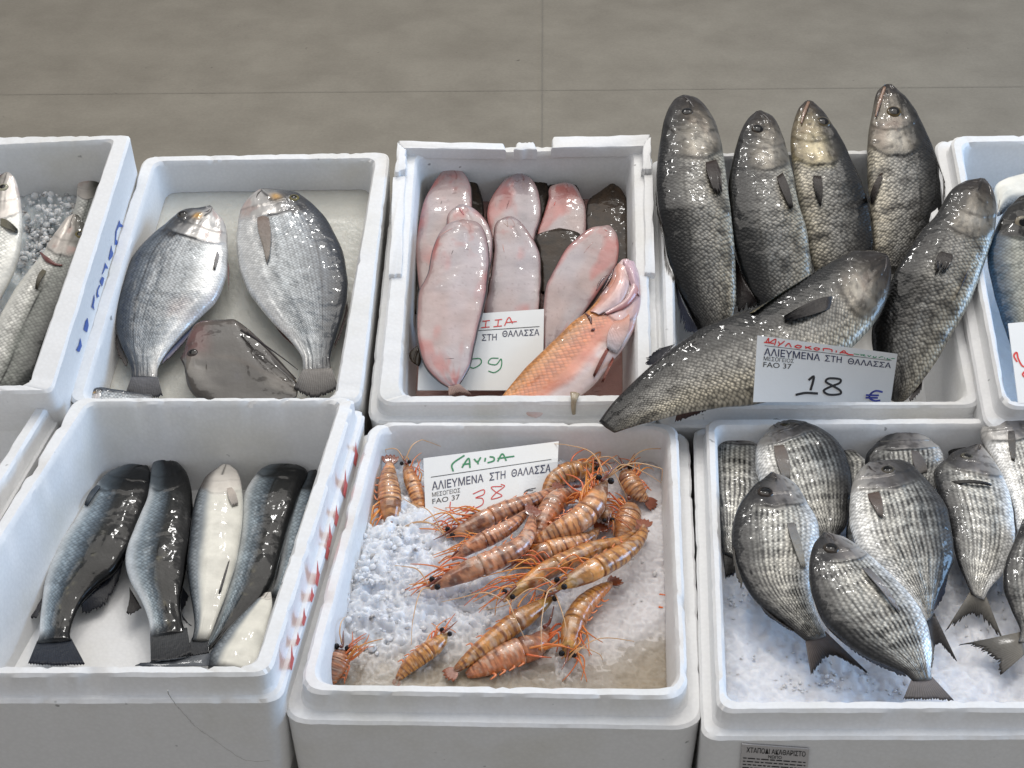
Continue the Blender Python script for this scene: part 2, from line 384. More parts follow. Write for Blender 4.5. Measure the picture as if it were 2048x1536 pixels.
BODY = {}
NB = 12
def fish(kind, name, label, cat, group, zk, st, fr, h0, h1, back='L', ratio=.36, gill=.22, matn=None, nl=170, headtilt=0, seed=0, belly_flat=0, root_loc=None, hm=None, capscale=1.0, mouth=.6, gcurve=.3):
    st = np.array(st, float)
    Lp = np.array([Z(zk, a, b) for a, b in st[:, :2]]); Rp = np.array([Z(zk, a, b) for a, b in st[:, 2:]])
    cp = (Lp+Rp)/2; d = np.linalg.norm(np.diff(cp, axis=0), axis=1); d = np.maximum(d, 4); u = np.concatenate([[0], np.cumsum(d)]); u /= u[-1]
    e = np.linspace(0, 1, nl); t = e-.10*np.sin(2*np.pi*e)/(2*np.pi)*1.0; t = t*t*(.18)+t*(.82)
    Li = cr_interp(Lp, u, t); Ri = cr_interp(Rp, u, t)
    if hm is None: hh = h0+(h1-h0)*t
    else: hh = np.interp(t, [0, .5, 1], [h0, hm, h1])
    A = np.array([fr.un(x, y, z) for (x, y), z in zip(Li, hh)])
    B = np.array([fr.un(x, y, z) for (x, y), z in zip(Ri, hh)])
    if back == 'R': A, B = B, A
    wob = 1+.035*(fbm(t*9, t*0+seed*3.1, seed+.5, 2)-.5)*2*np.sin(np.pi*t)
    c = (A+B)/2; half = (B-A)/2*wob[:, None]; w = np.linalg.norm(half, axis=1)
    wmax = w.max()
    T = t
    prof = 1-.25*T
    th = ratio*w*prof
    thm = ratio*wmax*1.0
    th = np.minimum(th, thm)
    if kind.startswith('sole') or kind == 'dory':
        th = ratio*wmax*(1-np.exp(-w/wmax*2.4))*(1-.25*T)
    ds = np.linalg.norm(np.diff(c, axis=0), axis=1)
    su = np.concatenate([[0], np.cumsum(ds/(.62+.38*(w[1:]/wmax)))])
    NT = 104 if kind in ('silver', 'striped', 'stripedpale') else 56
    top = np.linspace(0, np.pi, NT); bot = np.linspace(np.pi, 2*np.pi, NB+1)[1:-1]
    th_a = np.concatenate([top, bot]); na = len(th_a)
    ca, sa = np.cos(th_a), np.sin(th_a)
    pw = .78 if not (kind.startswith('sole') or kind == 'dory') else .55
    sa2 = np.sign(sa)*np.abs(sa)**pw; sa2 = np.where(sa < 0, sa2*.8, sa2)
    Vv = (1-ca)/2
    V2 = np.where(sa >= 0, th_a/np.pi, (2*np.pi-th_a)/np.pi)
    TT = np.repeat(T[:, None], na, 1); VV = np.repeat(Vv[None], nl, 0)
    topm = np.repeat((sa >= 0)[None], nl, 0)
    X = su[:, None]*np.ones((1, na)); Y = VV*wmax*2
    # relief
    disp = np.zeros((nl, na)); k = seed*1.7+3
    isole = kind.startswith('sole') or kind == 'dory'
    q = (2*VV-1)
    Te = gill*(1-gcurve*np.abs(q-.1)**2.2)+.03*(fbm(VV*4, TT*0+k, k)-.5)
    Tp = Te*.66
    if not isole:
        s_ = w[:, None]/.05
        disp += .0013*ss(-.12, 0, (TT-Te))*(1-ss(0, .014, TT-Te))*s_*ss(.15, .4, VV)
        disp += .0012*ss(-.08, 0, (TT-Tp))*(1-ss(0, .01, TT-Tp))*s_
        disp -= .0012*np.exp(-((TT-.035)/.02)**2)*(VV < .5)
        disp += .0012*(fbm(X*45, Y*45, k)-.5)*ss(.02, .1, TT)*(.5 if kind.startswith('bass') else 1)
        disp += .0016*(fbm(X*28, Y*70, k+21)-.5)*(1-ss(-.02, .02, TT-Te))
        # folds where the skin sags
        disp += .0010*(fbm(X*30, Y*120, k+9)-.5)
    else:
        disp += (.0020 if kind != 'dory' else .0035)*(fbm(X*22, Y*30, k, 2)-.5)+.0004*np.exp(-((VV-.5)/.08)**2)*ss(.2, .35, TT)
        disp -= .0006*np.exp(-((VV-.5-.12*np.sin(TT*9))/.03)**2)*(TT > .1)*(TT < .2)
        disp += .0005*(fbm(X*90, Y*30, k+5)-.5)
    nrm = fr.n
    P = c[:, None, :]-ca[None, :, None]*half[:, None, :]+(sa2[None]*th[:, None]+disp*topm)[..., None]*nrm
    V = P.reshape(-1, 3)
    n = na; F = []
    for i in range(nl-1):
        for j in range(n):
            kx = (j+1) % n; F.append((i*n+j, (i+1)*n+j, (i+1)*n+kx, i*n+kx))
    ax0 = c[0]-c[3]; ax0 /= np.linalg.norm(ax0)+1e-9; ax1 = c[-1]-c[-4]; ax1 /= np.linalg.norm(ax1)+1e-9
    V = np.vstack([V, c[0]+ax0*w[0]*.45*capscale, c[-1]+ax1*w[-1]*.15])
    for j in range(n):
        kx = (j+1) % n
        F.append((len(V)-2, j, kx)); F.append((len(V)-1, (nl-1)*n+kx, (nl-1)*n+j))
    C, SC = paint(kind, TT, VV, X, Y, Te, Tp, topm, k, w, mouth)
    if 'yellowish' in label: C = mixc(C, np.clip(C*np.array([1.38, 1.30, 1.0]), 0, 1), (1-ss(0, .05, TT-Te))*ss(.2, .45, VV))
    C = np.vstack([C.reshape(-1, 3), C[0].mean(0), C[-1].mean(0)]); SC = np.concatenate([SC.ravel(), [0, 0]])
    if kind in ('silver', 'croaker', 'bass', 'basspale', 'striped', 'stripedpale', 'mackerel'):
        SV = ss(.12, .5, VV)*(1-.6*ss(.85, 1, VV))*(.55+.9*(fbm(X*30, Y*30, k+31)-.3)); SV = np.clip(SV, 0, 1)
        if kind.startswith('bass'): SV = SV*ss(.42, .6, VV)
    else: SV = TT*0
    SV = np.concatenate([SV.ravel(), [0, 0]])
    uv = np.stack([X.ravel(), Y.ravel()], 1); uv = np.vstack([uv, [0, 0], [0, 0]])
    root = empty(name, c[nl//2]-nrm*ratio*wmax, label, cat, group)
    mt = matn or {'silver': 'bream', 'croaker': 'croaker', 'bass': 'bass', 'basspale': 'bass', 'basswhite': 'bass', 'striped': 'striped', 'stripedpale': 'striped', 'red': 'redfish', 'dory': 'dory', 'mackerel': 'bass', 'solebrown': 'solebrown'}.get(kind, 'sole')
    o = mesh('body', V, F, M[mt], root, C, uv, SC, SV)
    o['_k'] = 0; del o['_k']
    bv = BVHTree.FromPolygons([tuple(v) for v in V], F)
    return dict(root=root, o=o, bv=bv, fr=fr, zk=zk, h0=h0, h1=h1, c=c, T=T)
def paint(kind, T, V, X, Y, Te, Tp, top, k, w, mouth):
    def L_(r, g, b): return lin((r, g, b))
    n1 = fbm(X*60, Y*60, k+1, 3); n2 = fbm(X*160, Y*160, k+2, 3); n3 = fbm(X*18, Y*25, k+4, 3)
    head = 1-ss(-.02, .03, T-Te+.05*(n1-.5))
    sc = 1-head
    edge = np.exp(-((T-Te-.004)/.006)**2)*ss(.08, .3, V)*(1-ss(.86, .98, V))*(.5+.8*n3); pre = np.exp(-((T-Tp)/.005)**2)*ss(.2, .4, V)*(.3+.9*n1)
    mline = np.exp(-((V-mouth+.8*T)/.03)**2)*(T < .09)
    if kind == 'croaker':
        C = mixc(L_(42, 43, 43), L_(158, 156, 151), ss(.10, .56, V+.2*(n3-.5)))
        C = mixc(C, L_(196, 190, 176), ss(.55, .98, V+.1*(n3-.5)))
        C = mixc(C, L_(58, 54, 50), .55*ss(.55, .8, n1)*sc)
        tn = np.clip(T/np.maximum(Te, .01), 0, 1.2)
        hc = mixc(L_(46, 45, 42), L_(132, 126, 116), ss(.12, .6, V+.3*(n1-.5)))
        pat = np.exp(-((tn-.74)/.22)**2-((V-.60)/.24)**2)
        hc = mixc(hc, L_(180, 175, 166), np.clip(pat*(.4+.9*n1), 0, 1)); hc = mixc(hc, L_(160, 118, 108), .3*pat*ss(.5, .75, n3))
        hc = mixc(hc, L_(48, 42, 38), ss(.52, .78, n2)*.45)
        hc = mixc(hc, L_(58, 46, 40), (1-ss(.02, .15, T))*.85)
        C = mixc(C, hc, head)
        C = mixc(C, L_(34, 30, 28), np.clip(edge*.6+pre*.35, 0, 1)*ss(.2, .4, V))
        lat = np.exp(-((V-.30-.12*(1-T))/.010)**2)*sc; C = mixc(C, L_(60, 58, 52), lat*.6)
        C = mixc(C, L_(34, 30, 28), ss(.84, 1, T)*.6)
    elif kind == 'silver':
        C = mixc(L_(44, 52, 62), L_(172, 176, 178), ss(.02, .40, V+.14*(n3-.5)))
        C = mixc(C, L_(226, 226, 224), ss(.62, .92, V+.1*(n3-.5)))
        C = mixc(C, L_(196, 176, 170), .3*ss(.6, .8, n3)*ss(.5, .7, V))
        st = (.5+.5*np.sin(Y*2*np.pi/.0044+n2*2)); C = mixc(C, L_(62, 68, 80), .50*st*sc*(1-ss(.35, .8, V)))
        hc = mixc(L_(70, 72, 76), L_(205, 202, 198), ss(.15, .6, V+.25*(n1-.5)))
        hc = mixc(hc, L_(42, 40, 42), .75*np.exp(-((T-.10-.05*n1)/.03)**2)*(V < .55))
        hc = mixc(hc, L_(205, 160, 70), .8*np.exp(-((T-.10)/.022)**2-((V-.42)/.07)**2))
        hc = mixc(hc, L_(190, 150, 140), .35*ss(.5, .7, n1)*ss(.4, .7, V))
        C = mixc(C, hc, head)
        C = mixc(C, L_(34, 34, 40), np.clip(edge*1.0*(V < .62)+.9*np.exp(-((T-Te-.02)/.018)**2)*(V < .35)*(V > .12), 0, 1))
        C = mixc(C, L_(120, 116, 112), pre*.4)
        lat = np.exp(-((V-.20-.10*T)/.008)**2)*sc; C = mixc(C, L_(50, 54, 62), lat*.8)
        C = mixc(C, L_(70, 66, 66), ss(.90, 1, T)*.6)
        sc = sc*(1-.4*ss(.6, .9, V))
    elif kind in ('bass', 'basspale', 'basswhite'):
        if kind == 'bass':
            sh = V+.04*(n3-.5)
            C = mixc(L_(14, 16, 17), L_(40, 42, 40), ss(.1, .42, sh))
            C = mixc(C, L_(112, 122, 130), ss(.40, .60, sh)); C = mixc(C, L_(170, 180, 186), ss(.56, .74, sh)); C = mixc(C, L_(226, 229, 230), ss(.74, .94, sh))
            hc = mixc(L_(28, 30, 32), L_(110, 118, 124), ss(.5, .85, V+.2*(n1-.5)))
        elif kind == 'basswhite':
            C = mixc(L_(50, 54, 58), L_(140, 146, 150), ss(.03, .2, V)); C = mixc(C, L_(226, 224, 214), ss(.22, .42, V+.05*(n3-.5)))
            hc = mixc(L_(90, 84, 80), L_(214, 208, 200), ss(.1, .4, V))
        else:
            C = mixc(L_(52, 54, 52), L_(132, 134, 128), ss(.05, .34, V+.1*(n3-.5))); C = mixc(C, L_(222, 221, 214), ss(.42, .66, V+.05*(n3-.5)))
            hc = mixc(L_(84, 82, 74), L_(206, 198, 190), ss(.15, .7, V+.3*(n1-.5)))
            hc = mixc(hc, L_(158, 96, 84), .4*ss(.6, .8, n1))
        C = mixc(C, hc, head*.9)
        C = mixc(C, L_(26, 26, 28), np.clip(edge*.8+pre*.4, 0, 1)*ss(.1, .3, V)*(.8 if kind != 'basswhite' else .4))
        lat = np.exp(-((V-.50+.08*T)/.009)**2)*sc
        if kind != 'basswhite': C = mixc(C, L_(14, 15, 16), lat*.9)
        # silver flecks low on the flank
        if kind == 'bass': C = mixc(C, L_(150, 144, 120), .5*ss(.55, .75, n2)*np.exp(-((V-.42)/.09)**2)*ss(.35, .6, T))
        C = mixc(C, L_(24, 26, 30), ss(.93, 1, T)*.8)
        sc = sc*(.35+.65*ss(.40, .52, V)) if kind == 'bass' else sc
        sc = sc*(1-.75*ss(.70, .9, V)) if kind != 'basswhite' else sc*(1-ss(.15, .3, V))
    elif kind in ('striped', 'stripedpale'):
        C = mixc(L_(72, 72, 72), L_(206, 204, 196), ss(.0, .42, V+.2*(n3-.5)))
        C = mixc(C, L_(232, 232, 230), ss(.66, .96, V+.08*(n3-.5)))
        rows = (.5+.5*np.sin(Y*2*np.pi/.0050+1.5*(n1-.5)*2))
        bars = ss(.40, .66, .5+.16*np.sin(X*2*np.pi/.015+k+2*n3)+1.3*(fbm(X*130, Y*34, k+7)-.5))
        fade = (1-ss(.72, .98, V))
        if kind == 'stripedpale': fade = fade*.75
        C = mixc(C, L_(34, 34, 36), .92*ss(.25, .8, rows)*sc*fade*(.55+.45*bars))
        C = mixc(C, L_(50, 50, 50), .28*bars*fade*sc); C = mixc(C, L_(56, 56, 58), .5*(1-ss(.02, .28, V+.1*(n3-.5)))*sc)
        hc = mixc(L_(54, 53, 54), L_(136, 132, 130), ss(.15, .7, V+.3*(n1-.5)))
        hc = mixc(hc, L_(186, 184, 180), ss(.6, .95, V)*.8)
        hc = mixc(hc, L_(50, 46, 44), ss(.55, .8, n2)*.5)
        C = mixc(C, hc, head)
        C = mixc(C, L_(40, 38, 38), np.clip(edge*.75+pre*.4, 0, 1)*ss(.05, .2, V))
        lat = np.exp(-((V-.24-.14*T)/.010)**2)*sc; C = mixc(C, L_(30, 30, 32), lat*.85)
        C = mixc(C, L_(54, 50, 50), ss(.90, 1, T)*.5)
    elif kind == 'sole':
        C = mixc(L_(186, 158, 154), L_(196, 178, 174), n3)
        C = mixc(C, L_(188, 184, 190), .5*ss(.45, .75, fbm(X*14, Y*20, k+8)))
        bl = ss(.54, .76, fbm(X*20, Y*42, k+11))*ss(.02, .12, T)
        C = mixc(C, L_(200, 96, 84), bl*.62); C = mixc(C, L_(150, 146, 156), .35*ss(.5, .8, fbm(X*26, Y*22, k+19)))
        C = mixc(C, L_(190, 110, 104), .45*ss(.60, .8, fbm(X*60, Y*60, k+13))*(1-ss(.1, .3, T)))
        mo = np.exp(-((V-.5-.18*np.sin(T*22))/.02)**2)*(T > .035)*(T < .10); C = mixc(C, L_(150, 88, 80), mo*.7)
        C = mixc(C, L_(168, 140, 140), 0.*T)
        C = mixc(C, L_(176, 116, 112), .4*(ss(.90, .985, V)+1-ss(.015, .10, V)))
        C = mixc(C, L_(60, 44, 36), np.clip(ss(.968, .985, V)+1-ss(.012, .03, V), 0, 1))
        sp = ss(.86, .9, vn(X*330, Y*430, k+15))*.18; C = mixc(C, L_(90, 60, 60), sp)
        C = mixc(C, L_(66, 52, 42), (~top)*1.0)
        sc = sc*0
    elif kind == 'solebrown':
        C = mixc(L_(40, 30, 20), L_(70, 54, 38), n1); C = mixc(C, L_(26, 19, 13), ss(.5, .8, n2)*.6)
        C = mixc(C, L_(30, 24, 22), np.clip(ss(.9, .99, V)+1-ss(.01, .1, V), 0, 1)*.7); sc = sc*0+.4
    elif kind == 'red':
        C = mixc(L_(212, 148, 84), L_(220, 142, 100), ss(.1, .4, V)); C = mixc(C, L_(226, 158, 134), ss(.45, .65, V+.1*(n3-.5)))
        C = mixc(C, L_(224, 206, 202), ss(.62, .8, V+.1*(n3-.5)))
        C = mixc(C, L_(204, 112, 92), .4*ss(.5, .75, n1)*(V > .3))
        hc = mixc(L_(214, 150, 124), L_(208, 178, 178), ss(.2, .6, n1)); hc = mixc(hc, L_(186, 96, 84), .5*ss(.58, .75, n3))
        C = mixc(C, hc, head); C = mixc(C, L_(96, 40, 34), np.clip(edge*.8+pre*.6, 0, 1))
        sc = sc*(1-ss(.45, .6, V))
    elif kind == 'dory':
        C = mixc(L_(72, 66, 60), L_(128, 121, 112), ss(.3, .7, fbm(X*16, Y*30, k+41))); C = mixc(C, L_(120, 76, 72), (1-ss(.12, .30, T))*(1-ss(.35, .6, V))*.8)
        C = mixc(C, L_(62, 56, 52), ss(.5, .75, n1)*.4); C = mixc(C, L_(84, 70, 58), .6*(np.exp(-((V-.06)/.04)**2)+np.exp(-((V-.45-.1*T)/.03)**2)))
        C = mixc(C, L_(60, 54, 58), .8*np.exp(-((T-.46)/.03)**2-((V-.68)/.05)**2))
        sc = sc*0
    elif kind == 'mackerel':
        C = mixc(L_(70, 96, 120), L_(170, 170, 160), ss(.05, .35, V+.1*(n1-.5))); C = mixc(C, L_(200, 196, 186), ss(.4, .7, V))
        hc = mixc(L_(26, 26, 26), L_(60, 58, 54), n2); C = mixc(C, hc, head)
        lat = np.exp(-((V-.42)/.01)**2)*sc; C = mixc(C, L_(60, 64, 66), lat*.7)
    if not kind.startswith('sole') and kind != 'dory': C = mixc(C, L_(30, 24, 22), .8*mline)
    gn, gm = {'croaker': (1.0, 1.5), 'bass': (.95, 1.4), 'striped': (1.0, 1.25), 'stripedpale': (1.06, 1.15), 'silver': (1.0, 1.3), 'sole': (.80, 1.25), 'solebrown': (.8, 1.0), 'basspale': (1.0, 1.1), 'basswhite': (1.05, 1.1), 'dory': (.8, 1.1), 'red': (.9, 1.15), 'mackerel': (.9, 1.2)}[kind]
    C = gn*np.power(np.clip(C, 0, 1), gm)
    return C, sc

def hit(f, x, y, lift=0.0, h=None):
    px, py = Z(f['zk'], x, y)
    d = FW+(px-1024)/FPX*RT-(py-768)/FPX*UP; d /= np.linalg.norm(d)
    r = f['bv'].ray_cast(Vector(CAM), Vector(d))
    if r[0] is None:
        p = f['fr'].un(px, py, f['h0'] if h is None else h); return p+f['fr'].n*lift, f['fr'].n
    return np.array(r[0])+f['fr'].n*lift, np.array(r[1])
def eye(f, x, y, r=.006, iris=(120, 108, 70), pup=.62, squash=.5, flip=1):
    p, n = hit(f, x, y); r = r*1.22
    if np.dot(n, CAM-p) < 0: n = -n
    n = n/np.linalg.norm(n); n = n*.75+f['fr'].n*.25; n /= np.linalg.norm(n)
    a = np.cross(n, [1, 0, 0]); a /= np.linalg.norm(a); b = np.cross(n, a)
    V, F, C = [], [], []
    R, Q = 12, 24
    for i in range(R+1):
        ph = i/R*math.pi*.62
        for j in range(Q):
            th = j/Q*2*math.pi
            V.append(p+r*(math.sin(ph)*(math.cos(th)*a+math.sin(th)*b)+n*(math.cos(ph)-.38)*squash*.8))
            c = lin((10, 10, 12)) if math.sin(ph) < pup and ph < 1.5 else (lin(iris)*.7 if ph < 1.2 else lin((52, 46, 40)))
            C.append(c)
    for i in range(R):
        for j in range(Q): k = (j+1) % Q; F.append((i*Q+j, i*Q+k, (i+1)*Q+k, (i+1)*Q+j))
    e = mesh('eye', V, F, M['eye'], f['root'], C)
    return e
def fin(f, name, base, tip, h_base=None, h_tip=None, cb=(70, 64, 60), ct=(30, 28, 28), rag=.12, nr=40, onbody=False, lift=.0015, arch=.0, seed=0, thick=.0009, ridge=.0006, parent=None, lab=None):
    """fin between a base line and a tip line of measured points"""
    fr = f['fr']
    def res(pl, n):
        pl = np.array([Z(f['zk'], *p) for p in pl], float)
        d = np.concatenate([[0], np.cumsum(np.linalg.norm(np.diff(pl, axis=0), axis=1)+1e-6)]); d /= d[-1]
        return cr_interp(pl, d, np.linspace(0, 1, n)) if len(pl) > 2 else pl[0]+(pl[-1]-pl[0])*np.linspace(0, 1, n)[:, None]
    B, Tp = res(base, nr), res(tip, nr)
    rs = np.random.RandomState(seed+11)
    m = 9; V, C = [], []
    hb = f['h0'] if h_base is None else h_base; ht = hb if h_tip is None else h_tip
    rg = 1-rag*rs.rand(nr)*(.4+.6*vn(np.arange(nr)*.35, np.zeros(nr), seed))*2
    for i in range(nr):
        for j in range(m):
            s = j/(m-1)*rg[i]
            px = B[i]*(1-s)+Tp[i]*s
            if onbody:
                sm = j/(m-1); mid = (B[0]+B[-1])/2*(1-s)+(Tp[0]+Tp[-1])/2*s; kk = .55+.5*math.sin(math.pi*min(.12+sm*.78, 1)); px = mid+(px-mid)*kk
            if onbody:
                x, y = (px-np.array(ZM[f['zk']][:2]))/ZM[f['zk']][2]
                p, n_ = hit(f, x, y, 0, hb)
                p = p+fr.n*(lift*(.1+.9*s)+arch*math.sin(math.pi*min(s*.9, 1)))
            else:
                p = fr.un(px[0], px[1], hb*(1-s)+ht*s)
            p = p+fr.n*(ridge*(1 if i % 2 else -1)*(.3+s))
            V.append(p); g = s**1.3
            c = lin(cb)*(1-g)+lin(ct)*g
            C.append(c*(1.25 if i % 2 else .72))
    V = np.array(V); n = len(V); V2 = V-fr.n*thick
    F = []
    for i in range(nr-1):
        for j in range(m-1):
            a = i*m+j; F.append((a, a+1, a+m+1, a+m)); F.append((n+a, n+a+m, n+a+m+1, n+a+1))
    for i in range(nr-1):
        a = i*m+m-1; F.append((a, n+a, n+a+m, a+m)); a = i*m; F.append((a, a+m, n+a+m, n+a))
    for j in range(m-1):
        F.append((j, n+j, n+j+1, j+1)); a = (nr-1)*m+j; F.append((a, a+1, n+a+1, n+a))
    o = mesh(name, np.vstack([V, V2]), F, M['fin'], f['root'] if parent is None else parent, np.vstack([C, C]))
    if lab: o['label'] = lab
    return o
def tube(pts, rad, seg=8, flat=1.0, up=None):
    pts = np.asarray(pts, float); n = len(pts); rad = np.asarray(rad)*np.ones(n)
    tg = np.gradient(pts, axis=0); tg /= np.linalg.norm(tg, axis=1)[:, None]+1e-12
    up = np.array([0, 0, 1.0]) if up is None else up
    V, F = [], []
    for i in range(n):
        s = np.cross(tg[i], up); s /= np.linalg.norm(s)+1e-9; u = np.cross(s, tg[i])
        for j in range(seg):
            a = 2*math.pi*j/seg; V.append(pts[i]+rad[i]*(math.cos(a)*s+math.sin(a)*u*flat))
    for i in range(n-1):
        for j in range(seg): k = (j+1) % seg; F.append((i*seg+j, i*seg+k, (i+1)*seg+k, (i+1)*seg+j))
    F.append(tuple(range(seg))[::-1]); F.append(tuple((n-1)*seg+j for j in range(seg)))
    return np.array(V), F
def spl(P, n):
    P = np.asarray(P, float); d = np.concatenate([[0], np.cumsum(np.linalg.norm(np.diff(P, axis=0), axis=1)+1e-9)]); d /= d[-1]
    return cr_interp(P, d, np.linspace(0, 1, n)) if len(P) > 2 else P[0]+(P[-1]-P[0])*np.linspace(0, 1, n)[:, None]
# ---------------------------------------------------------------- floor
def rect(name, x0, x1, y0, y1, z, mat):
    nx, ny = 2, 2
    V = [(x0, y0, z), (x1, y0, z), (x1, y1, z), (x0, y1, z)]
    return mesh(name, V, [(0, 1, 2, 3)], mat, smooth=False)
fl = rect('floor', -9, 9, -4, 16, 0, M['floor']); tag(fl, 'grey beige stone tile floor behind the foam boxes', 'floor', kind='structure')
gA, gB = Frame((0, 0, 0), (0, 0, 1)).un(0, 190), Frame((0, 0, 0), (0, 0, 1)).un(2048, 174)
gC, gD = Frame((0, 0, 0), (0, 0, 1)).un(1085, 0), Frame((0, 0, 0), (0, 0, 1)).un(1084, 300)
def strip(a, b, w, ext=3.0):
    a = a.copy(); b = b.copy(); d = (b-a)/np.linalg.norm(b-a); a -= d*ext; b += d*ext; s = np.array([-d[1], d[0], 0])*w/2
    return [a-s, b-s, b+s, a+s]
v1, v2 = strip(gA, gB, .0012), strip(gC, gD, .0012, 2.2)
V = np.array(v1+v2); V[:4, 2] = .002; V[4:, 2] = .004
j = mesh('floor_joint', V, [(0, 1, 2, 3), (4, 5, 6, 7)], M['joint'], smooth=False); tag(j, 'thin straight joints between the grey floor tiles', 'floor joint', kind='structure')

# ---------------------------------------------------------------- foam boxes
crate('sb', 'tall foam box at far left of the back row, blue lettering on its side', BK, .062,
      [(-170, 300), (225, 280), (55, 767), (-420, 775)], [(-190, 274), (262, 268), (104, 784), (-445, 790)], depth=.10, lw=0.0, total=.17, r=.008, chips=.5)
crate('br', 'white foam box holding two big silver breams and a grey flat fish', BK, .012,
      [(310, 324), (749, 318), (668, 796), (166, 797)], [(287, 311), (780, 302), (722, 806), (132, 806)], depth=.07, lw=0, total=.14, r=.014, chips=.8)
crate('so', 'white foam box with a broken raised rim, filled with pink soles', BK, .008,
      [(834, 309), (1264, 302), (1273, 787), (800, 789)], [(806, 295), (1290, 288), (1306, 806), (752, 808)], depth=.085, lw=.010, ld=.018, total=.15, chips=.7)
crate('cr', 'white foam box under the large dark fish with heads over its back rim', BK, .004,
      [(1345, 316), (1834, 308), (1934, 800), (1352, 800)], [(1318, 306), (1853, 296), (1966, 813), (1334, 815)], depth=.085, lw=.010, ld=.018, total=.15, chips=.5)
crate('mk', 'white foam box cut off by the right edge of the photo in the back row', BK, .034,
      [(1924, 286), (2420, 280), (2560, 800), (2016, 802)], [(1900, 270), (2440, 264), (2590, 815), (2004, 816)], depth=.085, lw=.013, ld=.018, total=.18, chips=.9)
crate('fl', 'empty looking white foam box at the far left edge of the front row', FR, .03,
      [(-330, 803), (80, 798), (-262, 1326), (-700, 1330)], [(-350, 788), (112, 786), (-228, 1345), (-740, 1350)], depth=.10, lw=.004, ld=.02, total=.125, r=.008)
crate('ba', 'white foam box with dark sea bass and a cracked front wall', FR, .03,
      [(176, 805), (678, 803), (508, 1328), (-158, 1330)], [(150, 794), (712, 793), (540, 1349), (-196, 1351)], depth=.105, lw=.008, ld=.021, total=.125, r=.012, chips=1.2)
crate('pr', 'white foam box filled with orange prawns on crushed ice', FR, 0,
      [(762, 853), (1335, 855), (1357, 1374), (628, 1365)], [(741, 842), (1356, 844), (1377, 1396), (594, 1384)], depth=.09, lw=.013, ld=.020, total=.20, r=.020, chips=1.0)
crate('st', 'white foam box of striped breams with a printed label on its front', FR, .002,
      [(1433, 852), (2148, 848), (2215, 1398), (1453, 1399)], [(1412, 837), (2180, 833), (2252, 1420), (1434, 1422)], depth=.09, lw=.011, ld=.019, total=.20, r=.012, chips=.7)
# raised broken lip of the sole box
so = CR['so']['root']
for q in ([(795, 281), (1008, 286), (1012, 300), (806, 296)], [(1034, 284), (1068, 283), (1074, 299), (1028, 299)], [(1106, 273), (1300, 269), (1292, 292), (1103, 296)],
          [(794, 283), (812, 297), (812, 338), (790, 345)], [(1286, 284), (1302, 272), (1304, 338), (1284, 338)]):
    block('rim_lip', BK, q, .004, .019, so, seed=int(q[0][0]))
for q in ([(786, 352), (811, 350), (803, 548), (778, 550)], [(1288, 348), (1306, 348), (1309, 546), (1290, 546)]):
    block('rim_lip', BK, q, .004, .0125, so, seed=int(q[0][0]))
# lower boxes and stands that carry the display
def under(key, label, h_gap=.0, shrink=.012, notches=False):
    c = CR[key]; fr = c['fr']; q = offq(c['oq'], -shrink)
    tot = {'sb': .17, 'br': .14, 'so': .15, 'cr': .15, 'mk': .18, 'fl': .125, 'ba': .125, 'pr': .20, 'st': .20}[key]
    hb = c['h']-tot-.0015
    top = [fr.wor(a, b, hb) for a, b in rquad(q, .012)]
    up2 = [fr.wor(a, b, hb-.004) for a, b in rquad(offq(q, .002), .012)]
    bot = [np.array([p[0], p[1], .003]) for p in up2]
    if fr is BK:
        z = [p[2] for p in up2]
    V, F = loft([np.array(bot), np.array(up2), np.array(top)], True, True)
    root = empty('stand_box', np.array([np.mean([p[0] for p in bot]), np.mean([p[1] for p in bot]), .003]), label, 'foam box', 'upturned boxes that carry the display')
    mesh('box_shell', V, F, M['eps'], root)
under('sb', 'plain foam box under the far left box of the back row')
under('br', 'plain foam box under the box of silver breams')
under('so', 'plain foam box under the box of pink soles')
under('cr', 'plain foam box under the box of large dark fish')
under('mk', 'plain foam box under the right edge box of the back row')
under('fl', 'plain foam box under the far left front box')
under('ba', 'plain foam box just visible below the sea bass box')
under('pr', 'plain foam box under the prawn box')
under('st', 'plain foam box under the striped bream box')

# ---------------------------------------------------------------- big dark fish (back row, right)
G4 = 'large dark fish in the box at the back right'
c1 = fish('croaker', 'croaker', 'leftmost large dark fish, standing upright beside the sole box', 'fish', G4, 3,
  [(405,92,435,93),(365,115,478,112),(328,190,535,185),(308,280,568,270),(295,380,588,370),(291,490,602,490),(298,600,620,610),(320,700,635,730),(338,800,640,840),(370,900,640,950),(420,1010,630,1060),(470,1120,600,1160)], BK, .030, -.020, 'L', .42, .30, seed=1, hm=.022)
eye(c1, 425, 160, .0062, (70, 60, 50), .75)
fin(c1, 'pectoral_fin', [(500, 385), (560, 370)], [(545, 545), (585, 520)], onbody=True, cb=(48, 38, 34), ct=(28, 22, 20), rag=.15, seed=2, lift=.002, arch=.002, nr=26)
fin(c1, 'dorsal_fin', [(322, 690), (335, 800), (365, 880)], [(326, 840), (345, 885), (376, 912)], h_base=.004, cb=(46, 38, 32), ct=(26, 20, 18), rag=.35, seed=3)
fin(c1, 'dorsal_fin', [(370, 890), (410, 1000), (470, 1110)], [(384, 1000), (410, 1120), (470, 1150)], h_base=-.006, h_tip=-.02, cb=(40, 40, 50), ct=(70, 74, 90), rag=.3, seed=4)
c2 = fish('croaker', 'croaker', 'second large dark fish from the left, shorter, with a dark grey head', 'fish', G4, 3,
  [(730,160,760,161),(690,195,805,190),(655,270,842,265),(628,360,868,350),(612,460,890,450),(608,570,912,560),(618,680,945,670),(640,790,962,770),(675,890,972,880),(720,990,960,1000),(800,1080,940,1090)], BK, .030, -.02, 'L', .42, .31, seed=2, hm=.016)
eye(c2, 738, 236, .0062, (70, 60, 50), .78)
